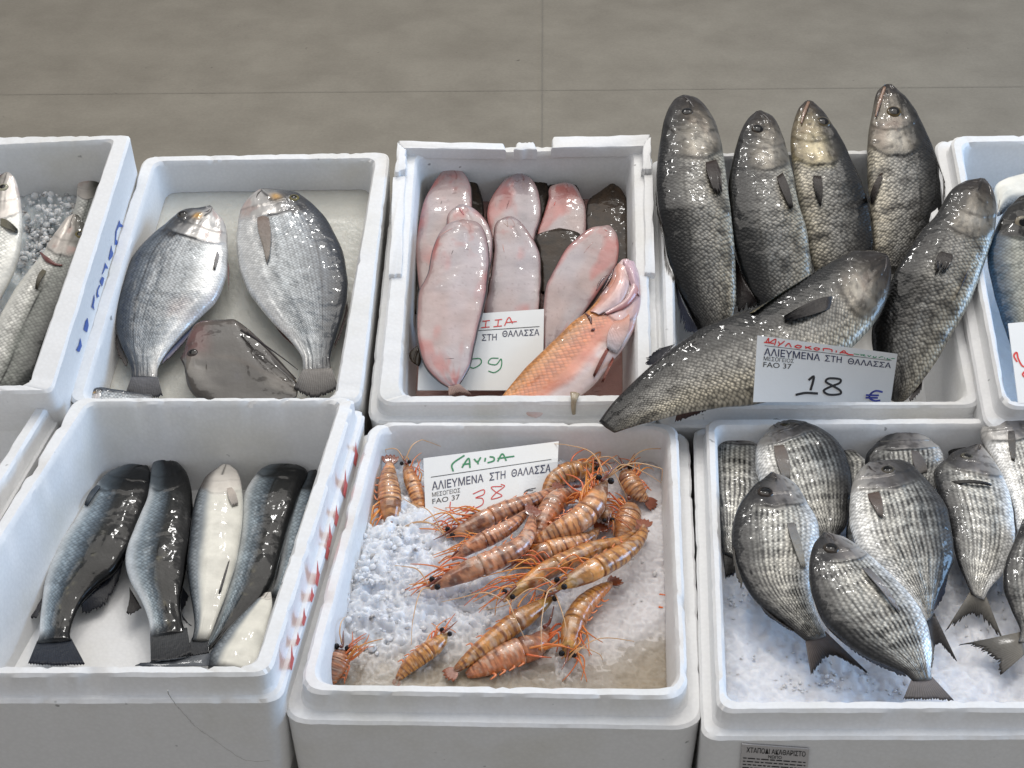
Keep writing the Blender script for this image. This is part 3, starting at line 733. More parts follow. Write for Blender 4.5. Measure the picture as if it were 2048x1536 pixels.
fin(c2, 'pectoral_fin', [(815, 450), (850, 425)], [(870, 590), (898, 600)], onbody=True, cb=(50, 42, 38), ct=(26, 22, 20), rag=.1, seed=5, lift=.002, arch=.002, nr=24)
fin(c2, 'dorsal_fin', [(628, 760), (670, 880), (730, 990)], [(640, 900), (645, 1040), (730, 1020)], h_base=-.005, h_tip=-.018, cb=(36, 28, 26), ct=(24, 20, 20), rag=.3, seed=6)
c3 = fish('croaker', 'croaker', 'third large dark fish from the left, with a pale yellowish cheek and open mouth', 'fish', G4, 3,
  [(945,117,980,117),(915,150,1020,155),(890,220,1065,225),(878,300,1112,300),(885,390,1148,380),(900,490,1188,470),(918,590,1218,570),(940,690,1238,670),(965,800,1245,780),(1000,900,1240,900)], BK, .028, -.02, 'R', .40, .40, seed=3, hm=.010, mouth=.68)
eye(c3, 1025, 205, .0072, (96, 84, 60), .72)
fin(c3, 'pectoral_fin', [(975, 440), (1020, 445)], [(985, 545), (1018, 608)], onbody=True, cb=(44, 36, 32), ct=(24, 20, 18), rag=.15, seed=7, lift=.002, arch=.002, nr=24)
c4 = fish('croaker', 'croaker', 'topmost large dark fish, its snout the highest in the photo', 'fish', G4, 3,
  [(1290,46,1330,46),(1258,80,1372,85),(1240,160,1420,150),(1222,250,1462,230),(1214,340,1503,320),(1216,440,1535,410),(1222,540,1550,500),(1234,650,1545,600),(1245,760,1500,720),(1260,860,1450,860)], BK, .032, -.02, 'R', .40, .42, seed=4, hm=.006, mouth=.70)
eye(c4, 1335, 160, .0076, (90, 74, 44), .72)
fin(c4, 'pectoral_fin', [(1262, 440), (1290, 425)], [(1215, 560), (1240, 590)], onbody=True, cb=(56, 46, 40), ct=(34, 28, 26), rag=.12, seed=8, lift=.002, arch=.002, nr=22)
for f_, pl in ((c3, [(925, 220), (940, 170), (958, 125)]), (c4, [(1252, 190), (1268, 130), (1292, 60)])):
    P = [hit(f_, x, y, .0022)[0] for x, y in pl]
    V, F = tube(spl(P, 16), np.interp(np.linspace(0, 1, 16), [0, .5, 1], [.0010, .0022, .0018]), 10, .6, up=BK.n)
    mesh('lip', V, F, M['flesh'], f_['root'], lin((120, 84, 58)))
c5 = fish('croaker', 'croaker', 'large dark fish leaning to the right over the box wall, with a pale blue belly', 'fish', G4, 3,
  [(1700,457,1735,458),(1640,470,1765,505),(1575,520,1782,580),(1515,620,1775,690),(1450,690,1745,790),(1385,790,1705,900),(1325,900,1655,1020),(1275,1010,1590,1140),(1240,1110,1530,1240),(1245,1220,1460,1340),(1290,1330,1395,1420),(1310,1420,1360,1440)], BK, .052, -.012, 'L', .42, .28, seed=5, hm=.030)
fin(c5, 'pectoral_fin', [(1530, 770), (1600, 790)], [(1495, 900), (1560, 880)], onbody=True, cb=(52, 46, 42), ct=(34, 30, 30), rag=.3, seed=9, lift=.002, arch=.003, nr=30)
fin(c5, 'pelvic_fin', [(1670, 830), (1645, 900)], [(1605, 985), (1596, 1000)], onbody=True, cb=(70, 90, 130), ct=(30, 36, 52), rag=.1, seed=10, lift=.002, nr=20)
fin(c5, 'pelvic_fin', [(1700, 880), (1680, 930)], [(1645, 1030), (1632, 1052)], h_base=.03, h_tip=.015, cb=(60, 80, 120), ct=(30, 36, 52), rag=.1, seed=11, nr=18)
fin(c5, 'anal_fin', [(1460, 1340), (1400, 1420)], [(1455, 1390), (1410, 1440)], h_base=-.006, cb=(50, 42, 40), ct=(24, 22, 24), rag=.3, seed=12, nr=18)
c6 = fish('croaker', 'croaker', 'large dark fish lying diagonally across the front, its shiny head to the right', 'fish', G4, 3,
  [(1295,785,1318,820),(1230,772,1322,880),(1140,785,1305,980),(1060,825,1255,1080),(960,885,1160,1190),(850,955,1050,1290),(730,1025,930,1370),(600,1075,820,1420),(480,1125,700,1445),(380,1190,560,1460),(280,1270,430,1480),(180,1360,310,1510),(100,1440,200,1540),(40,1520,110,1570)], BK, .055, .022, 'L', .36, .20, seed=6, hm=.038, capscale=.6)
fin(c6, 'pectoral_fin', [(1065, 960), (1060, 1005), (1050, 1035)], [(835, 1065), (838, 1090), (842, 1105)], onbody=True, cb=(50, 44, 40), ct=(22, 22, 26), rag=.15, seed=13, lift=.002, arch=.003, nr=30)
fin(c6, 'dorsal_fin', [(1050, 835), (950, 900), (800, 985), (700, 1045)], [(1040, 830), (930, 900), (830, 960), (720, 1042)], h_base=.05, h_tip=.056, cb=(120, 112, 84), ct=(70, 66, 56), rag=.1, seed=14)
fin(c6, 'tail_fin', [(372, 1180), (350, 1205), (295, 1265)], [(290, 1205), (232, 1255), (245, 1275)], h_base=.03, h_tip=.022, cb=(44, 44, 50), ct=(20, 24, 36), rag=.3, seed=15, lab='dark ragged fin sticking out on the left of the fish')
fin(c6, 'anal_fin', [(380, 1490), (480, 1460), (600, 1430), (640, 1425)], [(370, 1530), (450, 1500), (560, 1450), (640, 1432)], h_base=.02, h_tip=.014, cb=(70, 40, 32), ct=(34, 24, 22), rag=.3, seed=16)

# ---------------------------------------------------------------- silver breams etc.
b1 = fish('silver', 'silver_bream', 'left of the two big silver breams, head turned up to the right', 'fish', 'big silver breams', 1,
  [(1075,413,1092,432),(1000,430,1145,495),(930,450,1162,545),(840,520,1168,620),(750,600,1168,700),(670,700,1158,790),(615,830,1120,890),(588,940,1040,970),(594,1040,955,1055),(625,1140,860,1160),(668,1235,812,1240),(675,1300,805,1300)], BK, .002, -.012, 'L', .34, .24, seed=11)
eye(b1, 935, 456, .0055, (90, 86, 80), .7)
fin(b1, 'tail_fin', [(672, 1290), (808, 1290)], [(640, 1375), (735, 1400), (835, 1392)], h_base=-.006, h_tip=-.008, cb=(90, 90, 94), ct=(38, 38, 42), rag=.08, seed=21)
fin(b1, 'dorsal_fin', [(588, 1020), (620, 1130), (655, 1215)], [(580, 1070), (605, 1180), (645, 1240)], h_base=-.014, cb=(60, 58, 58), ct=(70, 60, 56), rag=.2, seed=22)
fin(b1, 'anal_fin', [(985, 1035), (920, 1100), (840, 1190)], [(960, 1090), (900, 1160), (830, 1225)], h_base=-.012, cb=(110, 124, 160), ct=(120, 110, 120), rag=.12, seed=23)
fin(b1, 'pectoral_fin', [(1110, 640), (1125, 670)], [(1090, 740), (1105, 750)], onbody=True, cb=(150, 148, 150), ct=(120, 118, 116), rag=.05, seed=24, nr=18)
fin(b1, 'pelvic_fin', [(1165, 690), (1166, 780)], [(1175, 740), (1172, 850)], h_base=-.006, cb=(150, 120, 118), ct=(120, 96, 96), rag=.1, seed=25, nr=14)
b2 = fish('silver', 'silver_bream', 'right of the two big silver breams, with a blue tinted back', 'fish', 'big silver breams', 1,
  [(1350,326,1330,332),(1440,335,1275,375),(1540,365,1235,440),(1640,450,1215,540),(1710,550,1212,640),(1755,650,1228,740),(1778,780,1265,840),(1778,900,1330,940),(1750,1000,1410,1030),(1715,1100,1490,1110),(1690,1190,1545,1190),(1695,1260,1550,1265)], BK, .002, -.010, 'L', .34, .20, seed=12)
eye(b2, 1505, 372, .0052, (120, 110, 60), .55)
fin(b2, 'tail_fin', [(1552, 1250), (1698, 1245)], [(1500, 1350), (1600, 1400), (1735, 1350)], h_base=-.004, h_tip=-.006, cb=(130, 126, 122), ct=(36, 34, 36), rag=.06, seed=26)
fin(b2, 'dorsal_fin', [(1778, 900), (1750, 1020), (1712, 1120)], [(1782, 960), (1745, 1080), (1712, 1140)], h_base=-.012, cb=(64, 50, 50), ct=(84, 70, 66), rag=.2, seed=27)
fin(b2, 'anal_fin', [(1370, 975), (1430, 1045), (1490, 1110)], [(1380, 985), (1440, 1070), (1510, 1135)], h_base=-.012, cb=(90, 74, 76), ct=(120, 80, 74), rag=.1, seed=28)
fin(b2, 'pectoral_fin', [(1308, 475), (1345, 462), (1385, 470)], [(1345, 640), (1368, 740), (1388, 690)], onbody=True, cb=(120, 106, 98), ct=(168, 160, 150), rag=.03, seed=29, arch=.002, nr=30)
jd = fish('dory', 'flat_fish', 'grey brown slimy flat fish lying between the two silver breams', 'fish', None, 1,
  [(942,1160,944,1240),(968,1075,962,1340),(1010,1018,1010,1400),(1100,1005,1100,1430),(1200,1005,1205,1440),(1300,1075,1300,1440),(1400,1170,1400,1430),(1490,1270,1490,1410),(1522,1320,1520,1390)], BK, -.006, -.010, 'L', .14, .2, seed=13)
eye(jd, 985, 1165, .0048, (70, 60, 56), .5)
P = [jd['fr'].un(*Z(1, x, y), h) for x, y, h in ((1265, 1062, .006), (1360, 1130, .012), (1450, 1195, .008), (1525, 1253, -.002))]
V, F = tube(spl(P, 24), np.linspace(.0014, .0004, 24), 6); mesh('fin_ray', V, F, M['fin'], jd['root'], lin((50, 44, 44)))
P = [jd['fr'].un(*Z(1, x, y), h) for x, y, h in ((1235, 1050, .002), (1330, 1110, .006), (1430, 1210, .004), (1515, 1300, .0))]
V, F = tube(spl(P, 24), np.linspace(.0016, .0008, 24), 6); mesh('fin_ray', V, F, M['fin'], jd['root'], lin((60, 54, 50)))
sv = fish('silver', 'small_fish', 'thin silver fish showing a sliver behind the front rim, lower left of the breams', 'fish', None, 1,
  [(455,1375,450,1400),(500,1345,490,1420),(580,1352,570,1430),(680,1368,670,1440),(780,1382,780,1450)], BK, -.004, -.006, 'L', .3, .2, seed=14)

# ---------------------------------------------------------------- sea bass, upper left
G1 = 'pale sea bass on ice in the upper left box'
p1 = fish('basspale', 'sea_bass', 'pale sea bass cut by the left edge of the photo, upper left box', 'fish', G1, 1,
  [(20,246,50,246),(-20,275,75,270),(-60,340,98,340),(-90,430,112,430),(-110,520,115,520),(-140,620,108,620),(-190,720,85,720),(-240,830,40,820),(-290,960,-20,930),(-340,1080,-90,1060)], BK, .046, .02, 'L', .42, .30, seed=15)
eye(p1, 14, 318, .005, (180, 176, 150), .55)
fin(p1, 'pectoral_fin', [(5, 470), (0, 520)], [(98, 540), (92, 565)], onbody=True, cb=(120, 116, 100), ct=(70, 66, 56), seed=31, arch=.003, nr=18, rag=.06)
p2 = fish('basspale', 'sea_bass', 'pale greenish sea bass lying diagonally with a red gill, upper left box', 'fish', G1, 1,
  [(365,462,400,462),(335,485,425,490),(300,535,440,560),(255,605,440,640),(205,685,425,740),(130,780,385,840),(60,880,335,940),(0,990,285,1050),(-60,1110,235,1160),(-120,1250,190,1290),(-180,1380,120,1400)], BK, .030, .012, 'R', .42, .24, seed=16, hm=.022)
eye(p2, 410, 560, .005, (120, 110, 70), .6)
fin(p2, 'pectoral_fin', [(215, 735), (240, 750)], [(180, 845), (195, 855)], onbody=True, cb=(96, 92, 78), ct=(70, 66, 56), seed=32, arch=.004, nr=18, rag=.05)
P = [hit(p2, x, y, .001)[0] for x, y in ((208, 655), (240, 690), (280, 715), (320, 722))]
V, F = tube(spl(P, 20), np.interp(np.linspace(0, 1, 20), [0, .5, 1], [.0008, .003, .001]), 8, .7, up=BK.n); mesh('gill_slit', V, F, M['flesh'], p2['root'], lin((104, 48, 42)))
p3 = fish('basspale', 'sea_bass', 'small head of a sea bass beside the right wall, upper left box', 'fish', G1, 1,
  [(425,256,450,256),(405,285,500,285),(395,340,520,350),(390,400,515,420),(370,460,490,480),(340,520,460,550)], BK, .005, -.01, 'R', .42, .5, seed=17)

# ---------------------------------------------------------------- soles
G3 = 'soles heaped in the middle back box'
def sole(label, st, h0, h1, brown=False, seed=0, back='L', ratio=.26):
    return fish('solebrown' if brown else 'sole', 'sole', label, 'fish', G3, 2, st, BK, h0, h1, back, ratio, .18, seed=seed, capscale=1.1)
sole('dark brown sole showing behind the pink sole in the upper left corner', [(385,172,420,172),(335,230,465,220),(300,330,497,300),(300,420,530,400),(300,500,535,470),(300,650,520,650)], -.034, -.045, True, 1)
sole('brown edged sole along the left wall, mostly covered by pink ones', [(185,470,300,470),(170,600,300,600),(165,750,300,750),(150,870,300,870),(155,945,300,950),(185,968,260,968)], -.035, -.035, True, 2)
s1 = sole('pink sole in the upper left corner of its box', [(352,223,388,223),(305,262,428,252),(262,325,460,300),(218,410,475,370),(195,510,475,470),(180,620,460,600),(185,740,440,740),(200,860,420,880),(230,1000,400,1000)], -.020, -.028, seed=3)
sole('brown sole behind the upper middle pink one, mottled edge showing at its right', [(790,262,818,264),(740,300,850,290),(740,380,864,350),(760,450,852,430),(780,520,820,500)], -.036, -.045, True, 4)
s2 = sole('pink sole in the upper middle, a red nick on its cheek', [(690,257,738,258),(638,285,782,290),(588,345,813,345),(553,410,827,420),(545,480,822,490),(560,560,800,565),(590,700,760,700)], -.024, -.034, seed=5)
sole('dark sole rim behind the small pale sole on the upper right', [(925,270,950,270),(868,305,990,288),(862,360,1022,345),(870,430,1035,420),(880,500,1035,500)], -.040, -.048, True, 6)
s3 = sole('small pale pink sole on the upper right with a short red scratch', [(925,300,962,299),(868,325,1002,320),(858,390,1042,390),(838,460,1057,450),(805,550,1058,540),(800,640,1050,640)], -.028, -.036, seed=7)
sole('dark brown sole lying brown side up in the upper right corner', [(1175,304,1202,304),(1122,345,1238,335),(1068,385,1272,400),(1058,450,1291,460),(1060,540,1294,560),(1090,640,1294,680),(1120,760,1290,780)], -.030, -.032, True, 8, ratio=.16)
sole('dark brown wet sole between the two pink ones in the middle', [(880,540,950,538),(800,570,1022,562),(808,640,1040,650),(820,720,1000,740),(825,860,960,860)], -.022, -.026, True, 9, ratio=.24)
s4 = sole('pink sole in the centre, standing behind the price card', [(640,475,682,475),(596,505,718,500),(581,570,770,570),(583,660,815,655),(568,760,828,750),(550,860,824,860),(530,950,818,950),(540,1080,800,1080)], -.012, -.024, seed=10)
s5b = sole('pink sole with a red mouth, mostly hidden under the large front left sole', [(400,412,440,412),(352,455,492,440),(340,520,547,500),(350,600,578,580),(360,680,578,670),(380,780,560,760),(400,900,540,900)], -.006, -.015, seed=11)
s6 = sole('large pink sole on the right, slanting down to the left', [(1140,522,1182,524),(1078,535,1214,570),(1008,585,1226,650),(943,650,1212,730),(893,740,1160,810),(848,830,1100,900),(832,930,1040,990),(832,1050,970,1080),(840,1160,900,1150)], -.002, -.020, seed=12)
s5 = sole('largest pink sole at the front left, tail over the front rim', [(375,500,440,490),(338,520,505,510),(300,570,543,570),(268,650,560,660),(245,760,560,760),(200,860,547,860),(190,960,527,960),(186,1060,503,1060),(200,1160,482,1160),(235,1250,462,1240),(300,1315,425,1305),(350,1345,405,1330)], .008, .006, seed=13)
fin(s5, 'tail_fin', [(350, 1335), (405, 1325)], [(350, 1392), (400, 1375), (468, 1380)], h_base=.008, h_tip=.006, cb=(170, 140, 130), ct=(110, 84, 72), rag=.1, seed=41, nr=22)
sx = sole('reddish brown tail of a sole poking out by the left wall near the front', [(200,1125,214,1140),(165,1150,212,1180),(148,1180,210,1215),(160,1210,200,1235)], -.012, -.014, True, 14)
# mouths and nicks on the pale undersides
for f_, pl, rr, cc in ((s1, [(340, 248), (350, 262), (362, 250)], .0006, (150, 100, 96)), (s2, [(690, 280), (702, 292), (712, 280)], .0006, (140, 90, 86)), (s2, [(662, 385), (655, 405), (648, 428)], .0009, (120, 60, 56)),
                       (s3, [(898, 392), (890, 415)], .0013, (196, 80, 70)), (s4, [(632, 500), (655, 520), (650, 492)], .0006, (150, 110, 84)), (s5b, [(405, 425), (420, 445), (428, 460)], .0024, (170, 84, 86)),
                       (s5, [(375, 640), (366, 662)], .0008, (60, 44, 46)), (s1, [(316, 388), (312, 405)], .0007, (50, 40, 40)), (s5, [(335, 1198), (380, 1195)], .0007, (44, 32, 32)), (s6, [(1150, 535), (1165, 545)], .0012, (190, 96, 90)),
                       (s5, [(300, 572), (335, 548), (372, 528)], .0012, (190, 140, 132)), (s6, [(1090, 600), (1065, 628), (1045, 655)], .0006, (170, 120, 110)), (s4, [(628, 610), (636, 650)], .0007, (190, 130, 116))):
    rr *= .6; P = [hit(f_, x, y, .0001)[0] for x, y in pl]
    V, F = tube(spl(P, 10), np.interp(np.linspace(0, 1, 10), [0, .5, 1], [.4*rr, rr, .4*rr]), 6, .5, up=BK.n)
    mesh('skin_mark', V, F, M['flesh'], f_['root'], lin(cc))
rf = fish('red', 'red_fish', 'orange red scaly fish with gaping gills at the front right of the sole box', 'fish', None, 2,
  [(1235,692,1275,690),(1205,725,1318,740),(1178,800,1333,840),(1130,870,1332,930),(1070,950,1298,1050),(980,1020,1240,1150),(880,1120,1180,1220),(790,1200,1090,1340),(700,1300,960,1420),(600,1420,800,1500)], BK, .012, -.010, 'L', .34, .34, seed=33, hm=.000)
def plate(f, name, A, B, n=16, lift=.002, arch=.004, col=(214, 180, 176), col2=(196, 110, 96), seed=0, mat='flesh', thick=.0012, lab=None):
    """curved plate between two measured lines that lies over a body"""
    a = spl([hit(f, x, y, lift)[0] for x, y in A], n); b = spl([hit(f, x, y, lift)[0] for x, y in B], n)
    m = 9; V, C = [], []
    for i in range(n):
        for j in range(m):
            s = j/(m-1); p = a[i]*(1-s)+b[i]*s+f['fr'].n*(arch*math.sin(math.pi*s)*math.sin(math.pi*min(max(i/(n-1), .08), .92)))
            V.append(p); C.append((lin(col)*(1-s)+lin(col2)*s)*(.85+.3*random.random()))
    V = np.array(V); k = len(V); F = []
    for i in range(n-1):
        for j in range(m-1):
            q = i*m+j; F.append((q, q+m, q+m+1, q+1)); F.append((k+q, k+q+1, k+q+m+1, k+q+m))
    for i in range(n-1):
        for j0 in (0, m-1):
            q = i*m+j0; F.append((q, k+q, k+q+m, q+m))
    o = mesh(name, np.vstack([V, V-f['fr'].n*thick]), F, M[mat], f['root'], np.vstack([C, C]))
    if lab: o['label'] = lab
    return o
plate(rf, 'gill_cover', [(1215, 715), (1200, 800), (1130, 900), (1075, 960)], [(1270, 740), (1275, 830), (1230, 920), (1120, 975)], col=(214, 150, 130), col2=(206, 186, 186))
plate(rf, 'gill_cover', [(1270, 700), (1290, 800), (1250, 900), (1150, 965)], [(1325, 790), (1318, 870), (1262, 935), (1160, 975)], col=(216, 190, 190), col2=(176, 110, 104), arch=.003)
plate(rf, 'jaw', [(1245, 700), (1262, 760), (1290, 840)], [(1300, 705), (1325, 780), (1328, 880)], col=(196, 160, 168), col2=(206, 176, 180), arch=.005)
for pl, rr in (([(1120, 975), (1200, 958), (1262, 905), (1290, 850)], .0016), ([(1108, 850), (1130, 800), (1165, 770)], .0015), ([(1195, 735), (1180, 780), (1140, 850)], .0012), ([(1100, 1045), (1080, 1055)], .002), ([(1050, 965), (1075, 990), (1082, 1020)], .0022)):
    V, F = tube(spl([hit(rf, x, y, .0006)[0] for x, y in pl], 14), np.interp(np.linspace(0, 1, 14), [0, .5, 1], [.3*rr, rr, .3*rr]), 6, .6, up=BK.n); mesh('gill_slit', V, F, M['flesh'], rf['root'], lin((84, 34, 30)))
fin(rf, 'pectoral_fin', [(1185, 1010), (1240, 1000), (1290, 960)], [(1150, 1150), (1210, 1190), (1245, 1165)], onbody=True, cb=(206, 150, 130), ct=(206, 204, 210), rag=.04, seed=44, arch=.003, nr=30)
fin(rf, 'pelvic_fin', [(1165, 1130), (1175, 1150)], [(1085, 1290), (1100, 1302)], onbody=True, cb=(140, 60, 48), ct=(110, 60, 50), rag=.05, seed=45, arch=.002, nr=14)
fin(rf, 'pelvic_fin', [(1190, 1185), (1200, 1200)], [(1130, 1325), (1145, 1325)], onbody=True, cb=(150, 80, 66), ct=(110, 60, 50), rag=.05, seed=46, arch=.002, nr=14)

# ---------------------------------------------------------------- right edge box
mk = fish('mackerel', 'bonito', 'blue backed scaly fish with a black blotched head at the right edge of the photo', 'fish', None, 3,
  [(1880,540,1925,530),(1820,600,1990,570),(1778,680,2060,640),(1745,770,2080,750),(1748,850,2090,850),(1765,930,2090,940),(1790,1020,2085,1040),(1815,1100,2060,1140),(1850,1200,2020,1220)], BK, .040, .012, 'L', .36, .33, seed=35)
eye(mk, 1900, 650, .0075, (150, 140, 120), .5)
wf = fish('basswhite', 'white_fish', 'white belly of a fish curving behind the dark headed one, right edge', 'fish', None, 3,
  [(1785,580,1790,620),(1775,500,1830,600),(1810,465,1880,590),(1900,440,1950,600),(2000,430,2040,600),(2100,450,2120,600)], BK, .014, .014, 'R', .4, .02, seed=36)

# ---------------------------------------------------------------- dark sea bass, front left
G7 = 'dark sea bass in the front left box'
a1 = fish('bass', 'sea_bass', 'leftmost dark sea bass, bent with a silver blue side', 'fish', G7, 4,
  [(575,303,600,308),(500,315,616,345),(420,365,616,410),(355,450,595,480),(300,545,560,570),(240,630,525,650),(205,710,465,740),(180,790,390,800),(170,870,335,860),(162,950,300,930),(160,1000,285,990),(150,1030,290,1020)], FR, -.045, -.055, 'R', .40, .22, seed=51)
fin(a1, 'tail_fin', [(150, 1020), (290, 1010)], [(112, 1110), (225, 1118), (345, 1114)], h_base=-.055, h_tip=-.05, cb=(40, 44, 52), ct=(20, 26, 40), rag=.02, seed=52)
fin(a1, 'anal_fin', [(168, 770), (170, 830), (165, 890)], [(125, 850), (100, 920), (150, 925)], h_base=-.06, cb=(60, 60, 66), ct=(34, 34, 40), rag=.08, seed=53, nr=22)
fin(a1, 'dorsal_fin', [(500, 690), (420, 780), (330, 870)], [(478, 780), (425, 878), (335, 912)], h_base=-.058, h_tip=-.066, cb=(30, 34, 44), ct=(18, 20, 28), rag=.22, seed=54)
fin(a1, 'pectoral_fin', [(392, 385), (412, 392)], [(342, 472), (358, 480)], onbody=True, cb=(80, 88, 98), ct=(60, 70, 80), rag=.04, seed=55, nr=18, arch=.003)
fin(a1, 'pelvic_fin', [(310, 490), (285, 540)], [(290, 480), (258, 555)], h_base=-.058, cb=(120, 110, 90), ct=(90, 84, 70), rag=.1, seed=56, nr=14)
a2 = fish('bass', 'sea_bass', 'second dark sea bass from the left, head against the back wall', 'fish', G7, 4,
  [(655,264,690,265),(622,300,728,300),(610,370,765,350),(598,440,782,430),(568,520,784,520),(530,610,776,610),(508,690,762,700),(530,780,745,790),(575,860,732,860),(605,940,738,930),(612,1010,755,990)], FR, -.042, -.050, 'R', .40, .22, seed=52)
fin(a2, 'tail_fin', [(610, 990), (760, 965)], [(612, 1108), (690, 1108), (778, 1075)], h_base=-.048, h_tip=-.045, cb=(56, 58, 60), ct=(22, 24, 30), rag=.04, seed=57)
fin(a2, 'anal_fin', [(525, 800), (555, 850), (575, 885)], [(528, 850), (515, 915), (565, 890)], h_base=-.058, cb=(50, 46, 44), ct=(30, 28, 30), rag=.1, seed=58, nr=18)
fin(a2, 'dorsal_fin', [(742, 800), (732, 860), (742, 930)], [(770, 840), (738, 920), (780, 960)], h_base=-.056, h_tip=-.062, cb=(26, 28, 34), ct=(20, 22, 28), rag=.1, seed=59, nr=18)
a3 = fish('basswhite', 'sea_bass', 'sea bass turned belly up, showing its white belly between two dark ones', 'fish', G7, 4,
  [(895,308,935,308),(845,345,968,340),(800,430,985,420),(780,520,985,520),(768,620,975,620),(760,710,955,720),(768,800,930,800),(782,880,900,880),(790,960,868,965),(780,1020,845,1020)], FR, -.040, -.050, 'L', .46, .20, seed=53)
fin(a3, 'tail_fin', [(780, 1005), (848, 1005)], [(745, 1085), (780, 1085), (850, 1070)], h_base=-.05, h_tip=-.05, cb=(40, 44, 50), ct=(22, 24, 30), rag=.05, seed=60, nr=24)
fin(a3, 'pectoral_fin', [(918, 400), (945, 395)], [(940, 480), (975, 470)], onbody=True, cb=(200, 190, 180), ct=(170, 164, 158), rag=.04, seed=61, nr=18, arch=.002)
fin(a3, 'pelvic_fin', [(925, 700), (935, 690)], [(885, 835), (898, 830)], onbody=True, cb=(90, 88, 88), ct=(60, 60, 64), rag=.05, seed=62, nr=12)
a4 = fish('bass', 'sea_bass', 'dark sea bass right of the white belly, curving to the left tail end', 'fish', G7, 4,
  [(1165,305,1215,310),(1078,325,1250,335),(1020,380,1222,410),(988,450,1195,490),(982,540,1165,580),(968,630,1140,680),(945,720,1112,770),(920,820,1062,850),(890,920,985,930),(850,1020,905,1010),(820,1070,850,1060)], FR, -.046, -.060, 'R', .42, .12, seed=54)
a5 = fish('bass', 'sea_bass', 'rightmost dark sea bass, half hidden by the wall of its box', 'fish', G7, 4,
  [(1270,318,1300,318),(1220,370,1350,370),(1188,440,1360,440),(1162,520,1340,540),(1148,620,1300,640),(1130,740,1250,740),(1100,840,1180,840)], FR, -.052, -.065, 'R', .42, .2, seed=55)
a6 = fish('basswhite', 'sea_bass', 'small pale sea bass lying belly up in the front right corner of its box', 'fish', G7, 4,
  [(1072,826,1102,826),(1028,868,1106,872),(965,930,1088,950),(905,1000,1065,1040),(855,1070,1035,1125),(845,1130,1000,1150)], FR, -.036, -.030, 'L', .40, .1, seed=56)
fin(a6, 'tail_fin', [(858, 1068), (850, 1118)], [(690, 1096), (545, 1116), (640, 1124)], h_base=-.028, h_tip=-.02, cb=(90, 94, 100), ct=(60, 66, 74), rag=.1, seed=63, nr=20)

# ---------------------------------------------------------------- striped breams
G6 = 'striped silver breams in the front right box'
def sb(label, st, h0, h1, back, seed, pale=False, gill=.24, hm=None, ratio=.36):
    return fish('stripedpale' if pale else 'striped', 'striped_bream', label, 'fish', G6, 6, st, FR, h0, h1, back, ratio, gill, seed=seed, hm=hm)
w1 = sb('dark striped bream in the upper left corner of its box', [(205,158,255,158),(150,178,312,182),(120,220,332,240),(114,300,334,330),(120,390,328,420),(145,470,295,500),(168,560,262,590),(180,640,248,660)], -.022, -.034, 'L', 61, gill=.10)
fin(w1, 'tail_fin', [(178, 630), (250, 650)], [(192, 752), (225, 735), (246, 700)], h_base=-.034, h_tip=-.04, cb=(50, 48, 46), ct=(28, 26, 28), rag=.1, seed=71, nr=20)
fin(w1, 'dorsal_fin', [(118, 360), (145, 450), (165, 500)], [(120, 400), (140, 475), (160, 500)], h_base=-.034, cb=(60, 40, 34), ct=(40, 30, 28), rag=.2, seed=72, nr=24)
w2b = sb('pale striped bream showing a strip behind the upper left pair', [(645,178,682,178),(655,210,742,225),(690,270,784,270),(700,350,772,320),(700,430,742,430),(695,520,722,520),(690,600,722,600)], -.030, -.034, 'L', 62, pale=True, gill=.15)
w2 = sb('big striped bream in the upper left, nose over the back rim', [(388,82,404,80),(362,140,482,92),(323,190,562,118),(316,260,642,172),(328,330,692,240),(368,400,716,330),(420,470,713,430),(500,540,697,520),(580,590,652,580)], -.002, -.022, 'R', 63, gill=.26)
fin(w2, 'pectoral_fin', [(385, 192), (440, 186)], [(420, 330), (440, 345), (468, 335)], onbody=True, cb=(120, 108, 100), ct=(140, 136, 130), rag=.03, seed=73, arch=.002, nr=26)
eye(w2, 440, 100, .0045, (90, 84, 70), .6)
w6 = sb('dark headed striped bream behind the centre one', [(918,130,962,125),(858,155,1012,150),(798,205,1062,190),(770,260,1100,240),(800,340,1092,300),(860,420,1062,380)], -.012, -.030, 'L', 64, gill=.45)
fin(w6, 'pectoral_fin', [(960, 210), (1000, 215)], [(990, 320), (1040, 300)], onbody=True, cb=(96, 90, 88), ct=(120, 116, 112), rag=.03, seed=74, nr=22)
w7 = sb('small grey fish head peeking between two striped breams at the back', [(1178,125,1212,138),(1128,162,1254,150),(1118,205,1268,190),(1128,265,1262,260)], -.024, -.034, 'L', 65, gill=.9)
eye(w7, 1228, 152, .0042, (110, 104, 90), .6)
w9 = sb('striped bream in the upper right corner, cut by the edge of the photo', [(1350,75,1402,70),(1278,100,1482,85),(1253,150,1562,110),(1300,240,1602,200),(1350,340,1612,320),(1390,450,1602,450),(1410,560,1562,560),(1430,620,1500,640)], .000, -.016, 'R', 66, pale=True, gill=.25)
fin(w9, 'pectoral_fin', [(1365, 130), (1400, 128)], [(1380, 250), (1400, 262)], onbody=True, cb=(80, 76, 74), ct=(110, 106, 100), rag=.03, seed=75, nr=20)
w8 = sb('striped bream with a bright white belly, right of the centre one', [(1233,186,1260,190),(1178,205,1288,225),(1108,250,1327,285),(1058,305,1360,350),(1078,400,1387,440),(1113,490,1396,540),(1133,580,1390,630),(1155,670,1352,720),(1190,750,1292,790),(1215,810,1270,832)], -.004, -.020, 'L', 67, pale=True, gill=.25)
eye(w8, 1200, 235, .0055, (96, 92, 80), .6)
fin(w8, 'pectoral_fin', [(1130, 338), (1150, 350)], [(1290, 355), (1305, 366)], onbody=True, cb=(56, 54, 52), ct=(44, 42, 42), rag=.05, seed=76, nr=16, arch=.003)
